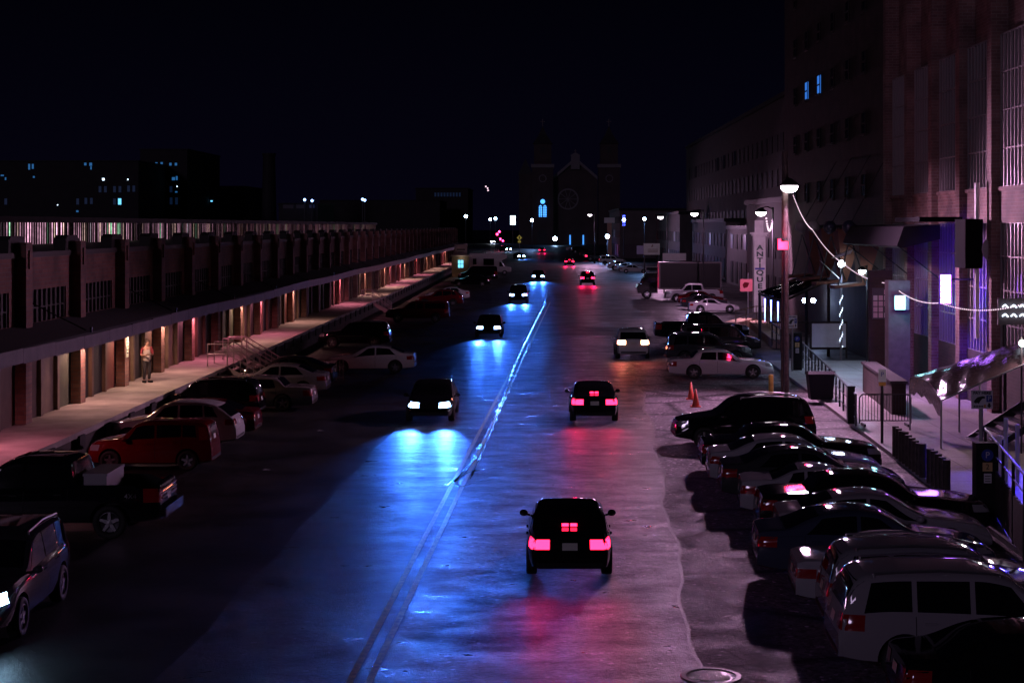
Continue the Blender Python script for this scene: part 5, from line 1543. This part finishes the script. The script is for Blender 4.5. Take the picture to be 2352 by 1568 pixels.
# pink square sign in the far car park
q = gp(1714, 730)
t = empty('red_notice', (q.x, q.y, 0)); tag(t, 'faded red square notice on a post in the far car park', 'sign')
z0_ = at(1708, 655, q.y).z
mb = MB(); mb.bar((.15, 0, 0), (.15, 0, z0_ + 1), .05); mb.build('post', STEEL, t)
mb = MB(); mb.box((-.5, -.06, z0_ - .5), (.5, -.05, z0_ + .5)); bd = mb.build('board', pbr('notice_red', (.5, .10, .13), .5), t)
mb = MB(); mb.prism([(-.3, z0_ + .05), (-.15, z0_ + .25), (.25, z0_ + .2), (.1, z0_ - .15), (-.2, z0_ - .25)], 1, -.068, -.061); mb.build('symbol', MAROON, bd)

# ------------------------------------------------------------------ cones, bollard, bins, manhole, debris
CONE = pbr('cone_orange', (.55, .06, .03), .5)
for px, py, lb_ in ((1587, 917, 'red traffic cone standing clear in the road by the silver limousine'), (1598, 934, 'red traffic cone half hidden by the bonnet of the black suv')):
    q = gp(px, py)
    t = empty('traffic_cone', (q.x, q.y, .008)); tag(t, lb_, 'cone', 'red traffic cones')
    mb = MB(); mb.lathe([(.0, .74), (.03, .74), (.15, .04), (.15, .03)], 18); mb.build('body', CONE, t, smooth=True)
    mb = MB(); mb.box((-.2, -.2, 0), (.2, .2, .04)); mb.build('base', CONE, t)
q = gp(1771, 906)
t = empty('yellow_bollard', (q.x, q.y, .008)); tag(t, 'dull yellow bollard in front of the silver limousine', 'bollard')
mb = MB(); mb.lathe([(.11, 0), (.11, .82), (.09, .88), (0, .9)], 16); mb.build('post', pbr('bollard_yellow', (.45, .28, .05), .5, vary=.3), t, smooth=True)
q = gp(1884, 918, W0)
t = empty('waste_bin', (q.x, q.y, W0)); tag(t, 'large dark lidded waste bin below the ramp railing', 'bin')
mb = MB(); mb.add([(-.45, -.35, .05), (.45, -.35, .05), (.45, .35, .05), (-.45, .35, .05), (-.55, -.42, 1.05), (.55, -.42, 1.05), (.55, .42, 1.05), (-.55, .42, 1.05)], [(3, 2, 1, 0), (4, 5, 6, 7), (0, 1, 5, 4), (1, 2, 6, 5), (2, 3, 7, 6), (3, 0, 4, 7)]); mb.build('body', pbr('bin_plastic', (.018, .018, .024), .6, spec=.1), t)
mb = MB(); mb.prism([(-.47, 1.05), (.47, 1.05), (.42, 1.18), (-.30, 1.24), (-.47, 1.12)], 0, -.58, .58); mb.build('lid', pbr('bin_plastic', (.018, .018, .024), .6, spec=.1), t)
for x in (-.35, .35):
    mb = MB(); mb.bar((x - .03, .30, .08), (x + .03, .30, .08), .08, 12); mb.build('wheel', TYRE, t)
q = gp(1633, 1553)
t = empty('manhole', (q.x, q.y, .008)); tag(t, 'round wet iron manhole cover at the bottom of the picture', 'manhole cover')
mb = MB(); mb.lathe([(0, .004), (.40, .004), (.405, .0)], 30)
for i in range(-4, 5):
    for j in range(-4, 5):
        if i * i + j * j < 16: mb.box((i * .085 - .025, j * .085 - .025, .004), (i * .085 + .025, j * .085 + .025, .016))
mb.build('cover', pbr('wet_iron', (.05, .045, .05), .15, .8, bump=.6, bscale=18), t)
mb = MB(); mb.lathe([(.42, .0), (.42, .014), (.50, .014), (.52, .0)], 30); mb.build('ring', pbr('wet_iron_ring', (.06, .05, .055), .3, .6), t)

# paper scraps in the car park
for px, py, lb_ in ((612, 1080, 'pale scrap of paper lying in the dark car park'), (736, 990, 'bluish scrap of paper in the car park nearer the road')):
    q = gp(px, py); mb = MB(); mb.add([(-.12, -.05, .0), (.1, -.07, .02), (.14, .06, .0), (-.06, .08, .035)], [(0, 1, 2, 3)]); mb.add([(-.12, -.05, -.004), (.1, -.07, .016), (.14, .06, -.004), (-.06, .08, .031)], [(3, 2, 1, 0)])
    o = mb.build('paper_scrap', SIGNW, None, loc=(q.x, q.y, .012)); tag(o, lb_, 'litter', 'paper scraps')

# ================================================================== FAR END OF THE STREET
def block(name, px0, px1, pyt, Y, depth, label, mat, cat='building', group=None, wins=(), z0=0, roof=True):
    """box building whose front faces the camera at depth Y"""
    a, b2 = at(px0, pyt, Y), at(px1, pyt, Y)
    t = empty(name, (a.x, Y, 0)); tag(t, label, cat, group)
    wd = b2.x - a.x; h = a.z
    mb = MB(); mb.box((0, 0, 0), (wd, depth, h)); mb.build('wall', mat, t)
    if roof: mb = MB(); mb.box((-.3, -.3, h), (wd + .3, depth + .3, h + .5)); mb.build('roof', TRIM, t)
    for (px, py, w_, h_, m_) in wins:
        q = at(px, py, Y); sw, sh = w_ * Y / F, h_ * Y / F
        mb = MB(); mb.box((q.x - a.x - sw / 2, -.12, q.z - sh / 2), (q.x - a.x + sw / 2, -.02, q.z + sh / 2)); wv = mb.build('window', m_, t)
    return t


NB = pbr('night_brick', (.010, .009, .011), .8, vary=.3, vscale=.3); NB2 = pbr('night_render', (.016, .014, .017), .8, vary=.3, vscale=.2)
LB = lit('far_window_blue', (.05, .3, .8), .35); LB2 = lit('far_window_cyan', (.15, .6, 1.0), 1.6); LW = lit('far_window_white', (.6, .8, 1.0), 4); LD = lit('far_window_dim', (.02, .06, .18), .12)
c2 = lambda x, y: (x / 2352 * 1100 * .5742, (500 + y / 2.138) * .5742)
wl_ = []
for x, y, w_, h_, m_ in ((250, 358, 4, 13, LB), (281, 355, 4, 11, LB), (730, 335, 5, 6, LB), (776, 337, 6, 7, LB), (779, 368, 3, 7, LB), (884, 465, 5, 5, LW), (1094, 466, 2, 3, LW), (1024, 655, 7, 14, LB2), (493, 684, 2, 2, LW), (290, 445, 4, 4, LB), (20, 432, 7, 3, LB), (48, 460, 3, 6, LB), (662, 738, 5, 4, LB),
                    (856, 550, 6, 14, LD), (902, 550, 6, 14, LD), (980, 550, 6, 14, LD), (1026, 550, 6, 14, LD), (1100, 545, 6, 14, LD), (1145, 545, 6, 14, LD), (735, 650, 6, 14, LD), (782, 650, 6, 14, LD), (50, 655, 6, 14, LD), (980, 655, 6, 14, LD), (665, 655, 6, 14, LD)):
    X, Yp = c2(x, y); wl_.append((X, Yp, w_, h_, m_))
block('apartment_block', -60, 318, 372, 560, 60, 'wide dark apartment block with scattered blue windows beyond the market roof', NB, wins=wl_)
wl_ = []
for x, y, w_, h_, m_ in ((1338, 332, 5, 6, LB), (1383, 330, 5, 6, LB), (1383, 368, 5, 8, LW), (1458, 336, 5, 6, LB), (1505, 336, 5, 6, LB), (1366, 453, 8, 11, LB), (1388, 455, 3, 11, LB), (1484, 460, 7, 7, LB), (1512, 455, 4, 9, LB), (1344, 740, 7, 7, LB2), (1388, 752, 3, 3, LW), (1230, 430, 6, 4, LB2),
                    (1340, 650, 6, 16, LD), (1386, 650, 6, 16, LD), (1464, 650, 6, 16, LD), (1510, 650, 6, 16, LD), (1228, 650, 6, 16, LD), (1270, 650, 6, 16, LD), (1463, 550, 6, 14, LD), (1383, 545, 6, 14, LD), (1508, 573, 5, 3, LB), (1515, 526, 2, 2, LW)):
    X, Yp = c2(x, y); wl_.append((X, Yp, w_, h_, m_))
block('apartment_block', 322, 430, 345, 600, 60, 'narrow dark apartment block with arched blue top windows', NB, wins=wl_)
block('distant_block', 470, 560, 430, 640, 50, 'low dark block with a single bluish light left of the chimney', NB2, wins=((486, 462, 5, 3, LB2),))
ch = empty('chimney_stack', at(618, 360, 640)); ch.location.z = 0; tag(ch, 'faint tall chimney stack against the night sky', 'chimney')
hz = at(618, 358, 640).z
mb = MB(); mb.bar((0, 0, 0), (0, 0, hz), 3.2, 16, r2=2.4); mb.build('stack', NB, ch); mb = MB(); mb.bar((0, 0, hz), (0, 0, hz + 1), 2.7, 16); mb.build('rim', NB, ch)
block('distant_shed', 640, 730, 470, 520, 40, 'low pale sided shed under two blue floodlights', NB2, wins=((662, 474, 24, 10, pbr('shed_panel', (.07, .06, .07), .6)), (690, 474, 20, 9, pbr('shed_panel', (.2, .17, .2), .6)), (717, 473, 13, 9, pbr('shed_panel_blue', (.15, .2, .35), .6))))
for k, (px, py) in enumerate(((700, 459), (717, 461), (833, 458), (838, 460))):
    q = at(px, py, 515)
    t = empty('floodlight_mast', (q.x, q.y, 0)); tag(t, ['left floodlight mast over the pale shed', 'right floodlight mast over the pale shed', 'left of two tiny masts on the dark ridge', 'right of two tiny masts on the dark ridge'][k], 'floodlight', 'distant blue floodlights')
    mb = MB(); mb.bar((0, 0, 0), (0, 0, q.z), .2, 6); mb.build('mast', DARKSTEEL, t)
    mb = MB(); mb.ball((0, -.3, q.z), .42, nu=8, nv=6); mb.build('lamp', lit('flood_blue', (.25, .45, 1.0), 8), t)
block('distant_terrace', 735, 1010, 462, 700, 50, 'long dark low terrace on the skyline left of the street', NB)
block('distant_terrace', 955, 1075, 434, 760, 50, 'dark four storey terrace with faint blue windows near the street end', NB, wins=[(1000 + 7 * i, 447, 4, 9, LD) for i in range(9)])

# --- twin towered church closing the street
CH = pbr('church_brick', (.035, .02, .022), .8, vary=.3, vscale=.2); CHS = pbr('church_stone', (.12, .10, .11), .7); CHD = pbr('church_roof', (.012, .011, .014), .7)
YC = 630.0
k_ = YC / F
ct = empty('church', (0, YC, 0)); tag(ct, 'large dark twin towered church closing the street', 'church')
xx = lambda px: (px - CX) * k_
zz = lambda py: H - (py - CY) * k_
mb = MB(); mb.prism([(xx(1271), -2), (xx(1373), -2), (xx(1373), zz(409)), (xx(1322), zz(365)), (xx(1271), zz(409))], 1, 4, 60); mb.build('nave', CH, ct)
mb = MB()
for (a, b2) in (((1271, 412), (1322, 368)), ((1322, 368), (1373, 412))):
    pa, pb = (xx(a[0]), zz(a[1])), (xx(b2[0]), zz(b2[1]))
    mb.prism([pa, pb, (pb[0], pb[1] + 1.3), (pa[0], pa[1] + 1.3)], 1, 3.2, 4.2)
mb.build('gable_coping', CHS, ct)
mb = MB(); mb.box((xx(1312), 3.0, zz(388)), (xx(1332), 5, zz(356))); mb.prism([(xx(1310), zz(356)), (xx(1334), zz(356)), (xx(1322), zz(349))], 1, 3, 5); mb.build('gable_niche', CHS, ct)
mb = MB(); mb.bar((xx(1322), 4, zz(356)), (xx(1322), 4, zz(342)), .18, 6); mb.bar((xx(1319), 4, zz(346)), (xx(1325), 4, zz(346)), .16, 6); mb.build('cross', CHS, ct)
mb = MB(); mb.lathe([(4.2, .3), (4.2, -.2), (3.6, -.2), (3.6, .3)], 28, 0, c=(xx(1305), 3.9, zz(457)), ax='Y'); rw_ = mb.build('rose_window', CHS, ct)
mb = MB()
for i in range(10):
    a = 2 * math.pi * i / 10; mb.bar((xx(1305), 3.8, zz(457)), (xx(1305) + 3.6 * math.cos(a), 3.8, zz(457) + 3.6 * math.sin(a)), .14, 5)
mb.build('tracery', CHS, rw_)
for tx0, tx1 in ((1222, 1271), (1375, 1424)):
    mb = MB(); mb.box((xx(tx0), 0, 0), (xx(tx1), 8.2, zz(381))); tw = mb.build('tower', CH, ct)
    mb = MB(); mb.box((xx(tx0) - .4, -.4, zz(385)), (xx(tx1) + .4, 8.6, zz(377))); mb.build('tower_cornice', CHS, tw)
    mb = MB(); xm = (xx(tx0) + xx(tx1)) / 2; mb.box((xm - 3.4, .8, zz(377)), (xm + 3.4, 7.4, zz(330))); mb.build('belfry', CH, tw)
    mb = MB(); mb.prism([(xm - .9, zz(352)), (xm + .9, zz(352)), (xm + .9, zz(340)), (xm, zz(335)), (xm - .9, zz(340))], 1, .7, .8); mb.build('louvre', CHD, tw)
    mb = MB(); mb.add([(xm - 3.8, .4, zz(330)), (xm + 3.8, .4, zz(330)), (xm + 3.8, 7.8, zz(330)), (xm - 3.8, 7.8, zz(330)), (xm - 1.6, 2.5, zz(310)), (xm + 1.6, 2.5, zz(310)), (xm + 1.6, 5.7, zz(310)), (xm - 1.6, 5.7, zz(310)), (xm, 4.1, zz(288))], [(0, 1, 5, 4), (1, 2, 6, 5), (2, 3, 7, 6), (3, 0, 4, 7), (4, 5, 8), (5, 6, 8), (6, 7, 8), (7, 4, 8), (3, 2, 1, 0)]); mb.build('spire', CHD, tw)
    mb = MB(); mb.bar((xm, 4.1, zz(289)), (xm, 4.1, zz(272)), .2, 6); mb.bar((xm - .9, 4.1, zz(278)), (xm + .9, 4.1, zz(278)), .18, 6); mb.build('spire_cross', CHS, tw)
    mb = MB(); mb.lathe([(1.5, .1), (1.5, -.2), (1.15, -.2), (1.15, .1)], 20, 0, c=(xm, 0, zz(410)), ax='Y'); mb.build('roundel', CHS, tw)
mb = MB()
SG = lit('stained_glass', (.07, .34, 1.0), 2.4)
xm = xx(1246.5)
for s in (-1, 1):
    mb.prism([(xm + s * .85 - .62, zz(498)), (xm + s * .85 + .62, zz(498)), (xm + s * .85 + .62, zz(474)), (xm + s * .85, zz(471)), (xm + s * .85 - .62, zz(474))], 1, -.25, -.1)
mb.lathe([(0, -.2), (.9, -.2), (.9, -.1)], 14, 0, c=(xm, 0, zz(463)), ax='Y')
wv = mb.build('stained_window', SG, ct)
mb = MB()
for i in range(6): mb.box((xm - 1.6, -.34, zz(496 - 4.2 * i) - .1), (xm + 1.6, -.26, zz(496 - 4.2 * i) + .1))
for s in (-1, 1): mb.box((xm + s * .85 - .08, -.33, zz(498)), (xm + s * .85 + .08, -.26, zz(474)))
mb.build('leading', CHD, wv)
for px, em in ((1245, 0), (1325, 1)):
    xm = xx(px)
    mb = MB(); mb.prism([(xm - 1.9, -1), (xm + 1.9, -1), (xm + 1.9, zz(535)), (xm + 1.2, zz(529)), (xm, zz(526)), (xm - 1.2, zz(529)), (xm - 1.9, zz(535))], 1, (-.2 if not em else 3.8), (-.1 if not em else 3.9)); dr = mb.build('door', CHD, ct)
    if em:
        mb = MB()
        for s in (-1, 1): mb.box((xm + s * 2.6 - .25, 3.6, -.5), (xm + s * 2.6 + .25, 3.8, zz(540)))
        mb.build('door_light', lit('church_door_blue', (.06, .32, 1.0), 1.4), dr)
mb = MB(); mb.box((xx(1192), 2, 0), (xx(1222), 30, zz(400))); mb.build('side_wing', CH, ct)
mb = MB(); mb.prism([(xx(1190), zz(400)), (xx(1223), zz(400)), (xx(1207), zz(364))], 1, 2, 20); mb.build('wing_roof', CHD, ct)

# --- small lit things at the crossing
def small_lamp(px, py, Y, label, m_=None, r=.3, name='street_lamp', light=0, cat='street lamp', group='small blue white lamps at the crossing'):
    q = at(px, py, Y)
    t = empty(name, (q.x, q.y, 0)); tag(t, label, cat, group)
    mb = MB(); mb.bar((0, .1, 0), (0, .1, q.z + .2), .09, 6); mb.build('pole', DARKSTEEL, t)
    mb = MB(); mb.ball((0, -.15, q.z), r, nu=10, nv=6); mb.build('lamp_globe', m_ or lit('small_lamp_blue', (.45, .7, 1.0), 40), t, smooth=True)
    if light: lamp('street_light', 'SPOT', (0, -.3, q.z - r - .1), (.22, .42, 1.0), light, t, r, target=(-.5, -2.0, q.z - 4), cone=150, blend=.6)
    return t


small_lamp(1070, 497, 420, 'blue white street lamp left of the crossing', r=.42)
small_lamp(1126, 504, 480, 'left lamp of a close pair over the crossing', r=.4)
small_lamp(1138, 502, 480, 'right lamp of a close pair over the crossing', r=.4)
small_lamp(1222, 506, 520, 'blue white street lamp before the stained glass tower', r=.5, light=2500)
small_lamp(1395, 543, 330, 'blue white lamp low by the far parked cars', r=.42, light=3500)
small_lamp(1275, 548, 600, 'flat bright lamp at the church steps', r=.8, light=1500)
small_lamp(1433, 505, 300, 'white lamp beside the blue upright neon', r=.3)
small_lamp(1480, 503, 260, 'blue white lamp left of the billboard', r=.26, light=1500)
q = at(1433, 506, 302)
t = empty('neon_sign', (q.x, q.y, 0)); tag(t, 'upright blue neon sign far down the right side', 'neon sign')
mb = MB(); mb.box((-.3, 0, q.z - 1.1), (.3, .2, q.z + 1.1)); mb.build('backing', TRIM, t)
mb = MB()
for i in range(5): mb.box((-.22, -.06, q.z - 1.0 + .42 * i), (.22, 0, q.z - .75 + .42 * i))
mb.build('neon_letters', lit('neon_blue', (.05, .08, 1.0), 6), t)
mb = MB(); mb.bar((0, .3, 0), (0, .3, q.z), .08); mb.build('post', DARKSTEEL, t)
for k, (px, py) in enumerate(((1142, 538), (1147, 532), (1149, 549), (1155, 553))):
    q = at(px, py, 470 + 15 * k)
    t = empty('traffic_signal', (q.x, q.y, 0)); tag(t, ['leftmost red traffic signal at the crossing', 'highest red traffic signal at the crossing', 'lower red traffic signal at the crossing', 'rightmost red traffic signal at the crossing'][k], 'traffic light', 'red traffic signals at the crossing')
    mb = MB(); mb.bar((0, .2, 0), (0, .2, q.z + .5), .1, 6); mb.build('pole', DARKSTEEL, t)
    mb = MB(); mb.box((-.25, -.1, q.z - .9), (.25, .1, q.z + .4)); mb.build('housing', TRIM, t)
    mb = MB(); mb.ball((0, -.15, q.z), .3, nu=10, nv=6); mb.build('red_lens', lit('signal_red', (1, .02, .12), 30), t)
q = at(1178, 506, 500)
t = empty('lit_sign', (q.x, q.y, 0)); tag(t, 'upright white lit panel over the crossing', 'lit sign')
mb = MB(); mb.bar((0, .2, 0), (0, .2, q.z), .12, 6); mb.build('post', DARKSTEEL, t)
mb = MB(); mb.box((-.8, 0, q.z - 1.4), (.8, .2, q.z + 1.4)); mb.build('panel', lit('panel_white', (.6, .82, 1.0), 5), t)
q = at(1193, 546, 380)
t = empty('warning_sign', (q.x, q.y, 0)); tag(t, 'yellow diamond warning sign with a smaller plate below', 'road sign')
mb = MB(); mb.bar((0, .1, 0), (0, .1, q.z + .3), .05, 6); mb.build('post', STEEL, t)
YS_ = lit('sign_yellow_glow', (.8, .62, .12), .22)  # plates glow weakly by themselves; their sheen is put in as emission
mb = MB(); mb.prism([(0, q.z + .62), (.62, q.z), (0, q.z - .62), (-.62, q.z)], 1, 0, .04); bd = mb.build('diamond', YS_, t)
mb = MB(); mb.prism([(0, q.z + .38), (.30, q.z + .05), (.12, q.z + .05), (.12, q.z - .35), (-.12, q.z - .35), (-.12, q.z + .05), (-.30, q.z + .05)], 1, -.02, -.005); mb.build('arrow', BLK, bd)
mb = MB(); mb.box((-.35, 0, q.z - 1.15), (.35, .04, q.z - .75)); mb.build('plate', YS_, t)

# --- right side buildings of the far street
SF = pbr('shop_front', (.04, .034, .036), .7, vary=.3, vscale=.6); SF2 = pbr('shop_render', (.075, .06, .06), .7, vary=.2, vscale=.5)
RB = [('antique_hall', 20.5, 30, 137, 26, 9.5, SF, 'dark antique hall with slatted doors behind the white column'),
      ('shop_building', 24, 30, 172, 40, 7.0, SF, 'low dark shop building behind the box truck'),
      ('shop_building', 25, 30, 222, 50, 8.0, SF2, 'pale low shop building with a white billboard'),
      ('shop_building', 24, 34, 285, 60, 9.5, SF, 'dark shop building by the blue neon'),
      ('shop_building', 17.5, 40, 372, 60, 11, SF2, 'tall pale cornered shop building near the church'),
      ('mill_building', 27, 40, 176, 130, 22, WBD, 'high dark mill rising behind the far shops')]
for nm, x, wd, y, dp, h, mt, lb_ in RB:
    t = empty(nm, (x, y, 0)); tag(t, lb_, 'building')
    mb = MB(); mb.box((0, 0, 0), (wd, dp, h)); mb.build('wall', mt, t)
    mb = MB(); mb.box((-.25, -.25, h), (wd, dp, h + .5)); mb.build('parapet', TRIM, t)
    for i in range(int(dp / 4.5)):
        for s, (za, zb_) in enumerate(((.3, 3.0), (4.6, 6.4), (8, 9.6), (12, 14), (16, 18))):
            if zb_ > h - .6: break
            r_ = rnd.random()
            mt2 = pbr('shop_pane', (.01, .009, .011), .6, spec=.1) if r_ < .93 else (PANES[1] if nm == "mill_building" else LD)
            mb = MB(); mb.box((-.08, 1 + 4.5 * i, za), (-.01, 1 + 4.5 * i + 2.4, zb_)); mb.build('window' if s else 'shop_window', mt2, t)
    for i in range(int(wd / 6)):
        if nm == 'mill_building': break
        mb = MB(); mb.box((1 + 6 * i, -.08, .2), (1 + 6 * i + 3.0, -.01, 3.2)); mb.build('door', pbr('slat_door', (.05, .03, .04), .6), t)
BRD = pbr('billboard_white', (.7, .66, .64), .6, vary=.06)
q = at(1497, 572, 221)
t = empty('billboard', (q.x, q.y, 0)); tag(t, 'pale billboard with faint writing on the low shop', 'billboard')
wd = 37 * 221 / F; hh = 26 * 221 / F
mb = MB(); mb.box((-wd / 2, 0, q.z - hh / 2), (wd / 2, .15, q.z + hh / 2)); bd = mb.build('board', BRD, t)
mb = MB(); mb.box((-wd / 2, .15, 0), (-wd / 2 + .2, .3, q.z)); mb.box((wd / 2 - .2, .15, 0), (wd / 2, .3, q.z)); mb.build('post', DARKSTEEL, t)
mb = MB()
for i in range(3): mb.box((-wd * .25, -.02, q.z - hh * (.05 + .12 * i)), (wd * .38, -.005, q.z - hh * (.0 + .12 * i)))
mb.prism([(-.1, q.z + .25), (.15, q.z + .3), (.2, q.z + .6), (.05, q.z + .62)], 1, -.02, -.005); mb.build('faint_writing', pbr('faded_brown', (.3, .2, .16), .6), bd)
mb = MB(); mb.box((-wd / 2 - .95, -.05, q.z - hh * .45), (-wd / 2 - .02, .1, q.z + hh * .3)); mb.build('side_panel', pbr('lilac_panel', (.4, .34, .55), .5), bd)
q = at(1549, 590, 178)
t = empty('hoarding', (q.x, q.y, 0)); tag(t, 'plain white hoarding board above the box truck', 'hoarding')
mb = MB(); mb.box((-1.3, 0, q.z - .4), (1.3, .12, q.z + .4)); mb.build('board', BRD, t)
mb = MB(); mb.box((-1.2, .12, 0), (-1.05, .24, q.z)); mb.box((1.05, .12, 0), (1.2, .24, q.z)); mb.build('post', DARKSTEEL, t)
q = at(1400, 545, 371)
t = empty('pale_pylon', (q.x, q.y, 0)); tag(t, 'pale brown lit pylon with a white sign top', 'pylon')
mb = MB(); mb.box((-.5, 0, 0), (.5, .8, at(1400, 512, 371).z)); mb.build('shaft', pbr('pylon_tan', (.5, .28, .2), .6), t)
mb = MB(); mb.box((-1.2, -.2, at(1400, 512, 371).z), (1.2, .8, at(1400, 500, 371).z)); mb.build('sign_top', BRD, t)

# ------------------------------------------------------------------ the man on the dock
def skin_mesh(name, nodes_, edges, mat, sub=2):
    me = bpy.data.meshes.new(name); me.from_pydata([n[0] for n in nodes_], edges, [])
    o = link('skin_source', me)
    md = o.modifiers.new('skin', 'SKIN'); md.use_smooth_shade = True
    for v, n in zip(me.skin_vertices[0].data, nodes_):
        r_ = n[1] if isinstance(n[1], tuple) else (n[1], n[1]); v.radius = r_
    me.skin_vertices[0].data[0].use_root = True
    s = o.modifiers.new('sub', 'SUBSURF'); s.levels = sub; s.render_levels = sub
    out = bpy.data.meshes.new_from_object(o.evaluated_get(bpy.context.evaluated_depsgraph_get()))
    bpy.data.objects.remove(o)
    out.name = name; out.materials.clear(); out.materials.append(mat)
    for p in out.polygons: p.use_smooth = True
    return out


q = gp(337, 878, DZ)
man = empty('person', (q.x, q.y, DZ), R(-55)); tag(man, 'man in a pale vest over a red shirt looking down at something in his hands', 'person')
SKIN = pbr('skin', (.42, .24, .18), .55); VEST = pbr('vest_cloth', (.34, .30, .27), .8, vary=.15, vscale=8); SHIRT = pbr('red_shirt', (.20, .02, .03), .8); TROU = pbr('dark_trousers', (.03, .026, .03), .85); HAIR = pbr('hair_brown', (.04, .022, .018), .7)
N, E = [], []


def nd(p, r_, par=None):
    N.append((Vector(p), r_)); i = len(N) - 1
    if par is not None: E.append((par, i))
    return i


pel = nd((0, 0, .93), (.13, .11)); ch_ = nd((.01, 0, 1.22), (.15, .11), pel); sh = nd((.02, 0, 1.42), (.12, .08), ch_); nk = nd((.04, 0, 1.50), .055, sh)
h1 = nd((.075, 0, 1.58), (.075, .085), nk); h2 = nd((.085, 0, 1.68), (.08, .095), h1); nd((.07, 0, 1.75), (.05, .06), h2)
for s in (1, -1):
    hp_ = nd((0, s * .09, .88), .085, pel); kn = nd((.03, s * .10, .49), .058, hp_); ak = nd((-.02, s * .11, .09), .04, kn); ft = nd((.07, s * .13, .04), (.045, .03), ak); nd((.17, s * .15, .03), (.04, .02), ft)
    sl_ = nd((.0, s * .19, 1.40), .055, sh); el = nd((.03, s * .25, 1.12), .042, sl_); wr = nd((.24, s * .12, 1.14), .028, el); pm = nd((.31, s * .085, 1.155), (.036, .018), wr)
    for f in range(4):
        a_ = nd((.355, s * (.115 - .020 * f), 1.162), .0088, pm); b_ = nd((.388 - .004 * abs(f - 1), s * (.105 - .020 * f), 1.180), .008, a_); nd((.395, s * (.085 - .018 * f), 1.20), .007, b_)
    a_ = nd((.315, s * .045, 1.175), .010, pm); nd((.345, s * .025, 1.195), .008, a_)
link('body', skin_mesh('body', N, E, SKIN), man)


def garment(name, pts, edges, mat): link(name, skin_mesh(name, pts, edges, mat), man)


V = Vector
garment('trousers', [(V((0, 0, .97)), (.15, .125)), (V((0, .09, .86)), .105), (V((.03, .10, .49)), .075), (V((-.02, .11, .11)), .062), (V((0, -.09, .86)), .105), (V((.03, -.10, .49)), .075), (V((-.02, -.11, .11)), .062)], [(0, 1), (1, 2), (2, 3), (0, 4), (4, 5), (5, 6)], TROU)
garment('shirt', [(V((.01, 0, 1.0)), (.13, .10)), (V((.01, 0, 1.24)), (.14, .105)), (V((.02, 0, 1.41)), (.115, .08)), (V((.0, .19, 1.40)), .072), (V((.025, .24, 1.15)), .06), (V((.0, -.19, 1.40)), .072), (V((.025, -.24, 1.15)), .06)], [(0, 1), (1, 2), (2, 3), (3, 4), (2, 5), (5, 6)], SHIRT)
garment('vest', [(V((.0, 0, .82)), (.175, .15)), (V((.01, 0, 1.02)), (.17, .14)), (V((.01, 0, 1.24)), (.18, .14)), (V((.02, 0, 1.42)), (.145, .105))], [(0, 1), (1, 2), (2, 3)], VEST)
mb = MB(); mb.ball((.062, 0, 1.685), .105, nu=16, nv=10, sz=1.05); mb.build('hair', HAIR, man, smooth=True)
mb = MB(); mb.bar((.165, 0, 1.60), (.19, 0, 1.585), .018, 8); mb.build('nose', SKIN, man, smooth=True)
for s in (1, -1):
    mb = MB(); mb.box((-.06, s * .12 - .05, .0), (.20, s * .14 + .05, .085)); mb.build('shoe', TRIM, man)
qh = Matrix.Translation(man.location) @ Matrix.Rotation(R(-55), 4, 'Z') @ V((.37, 0, 1.17))
mb = MB(); mb.box((-.075, -.06, -.006), (.075, .06, .006)); o = mb.build('notepad', pbr('paper', (.5, .46, .42), .7), None, loc=qh, rot=(0, R(-25), R(-55))); tag(o, "small pale pad held in the man's hands on the dock", 'notepad')
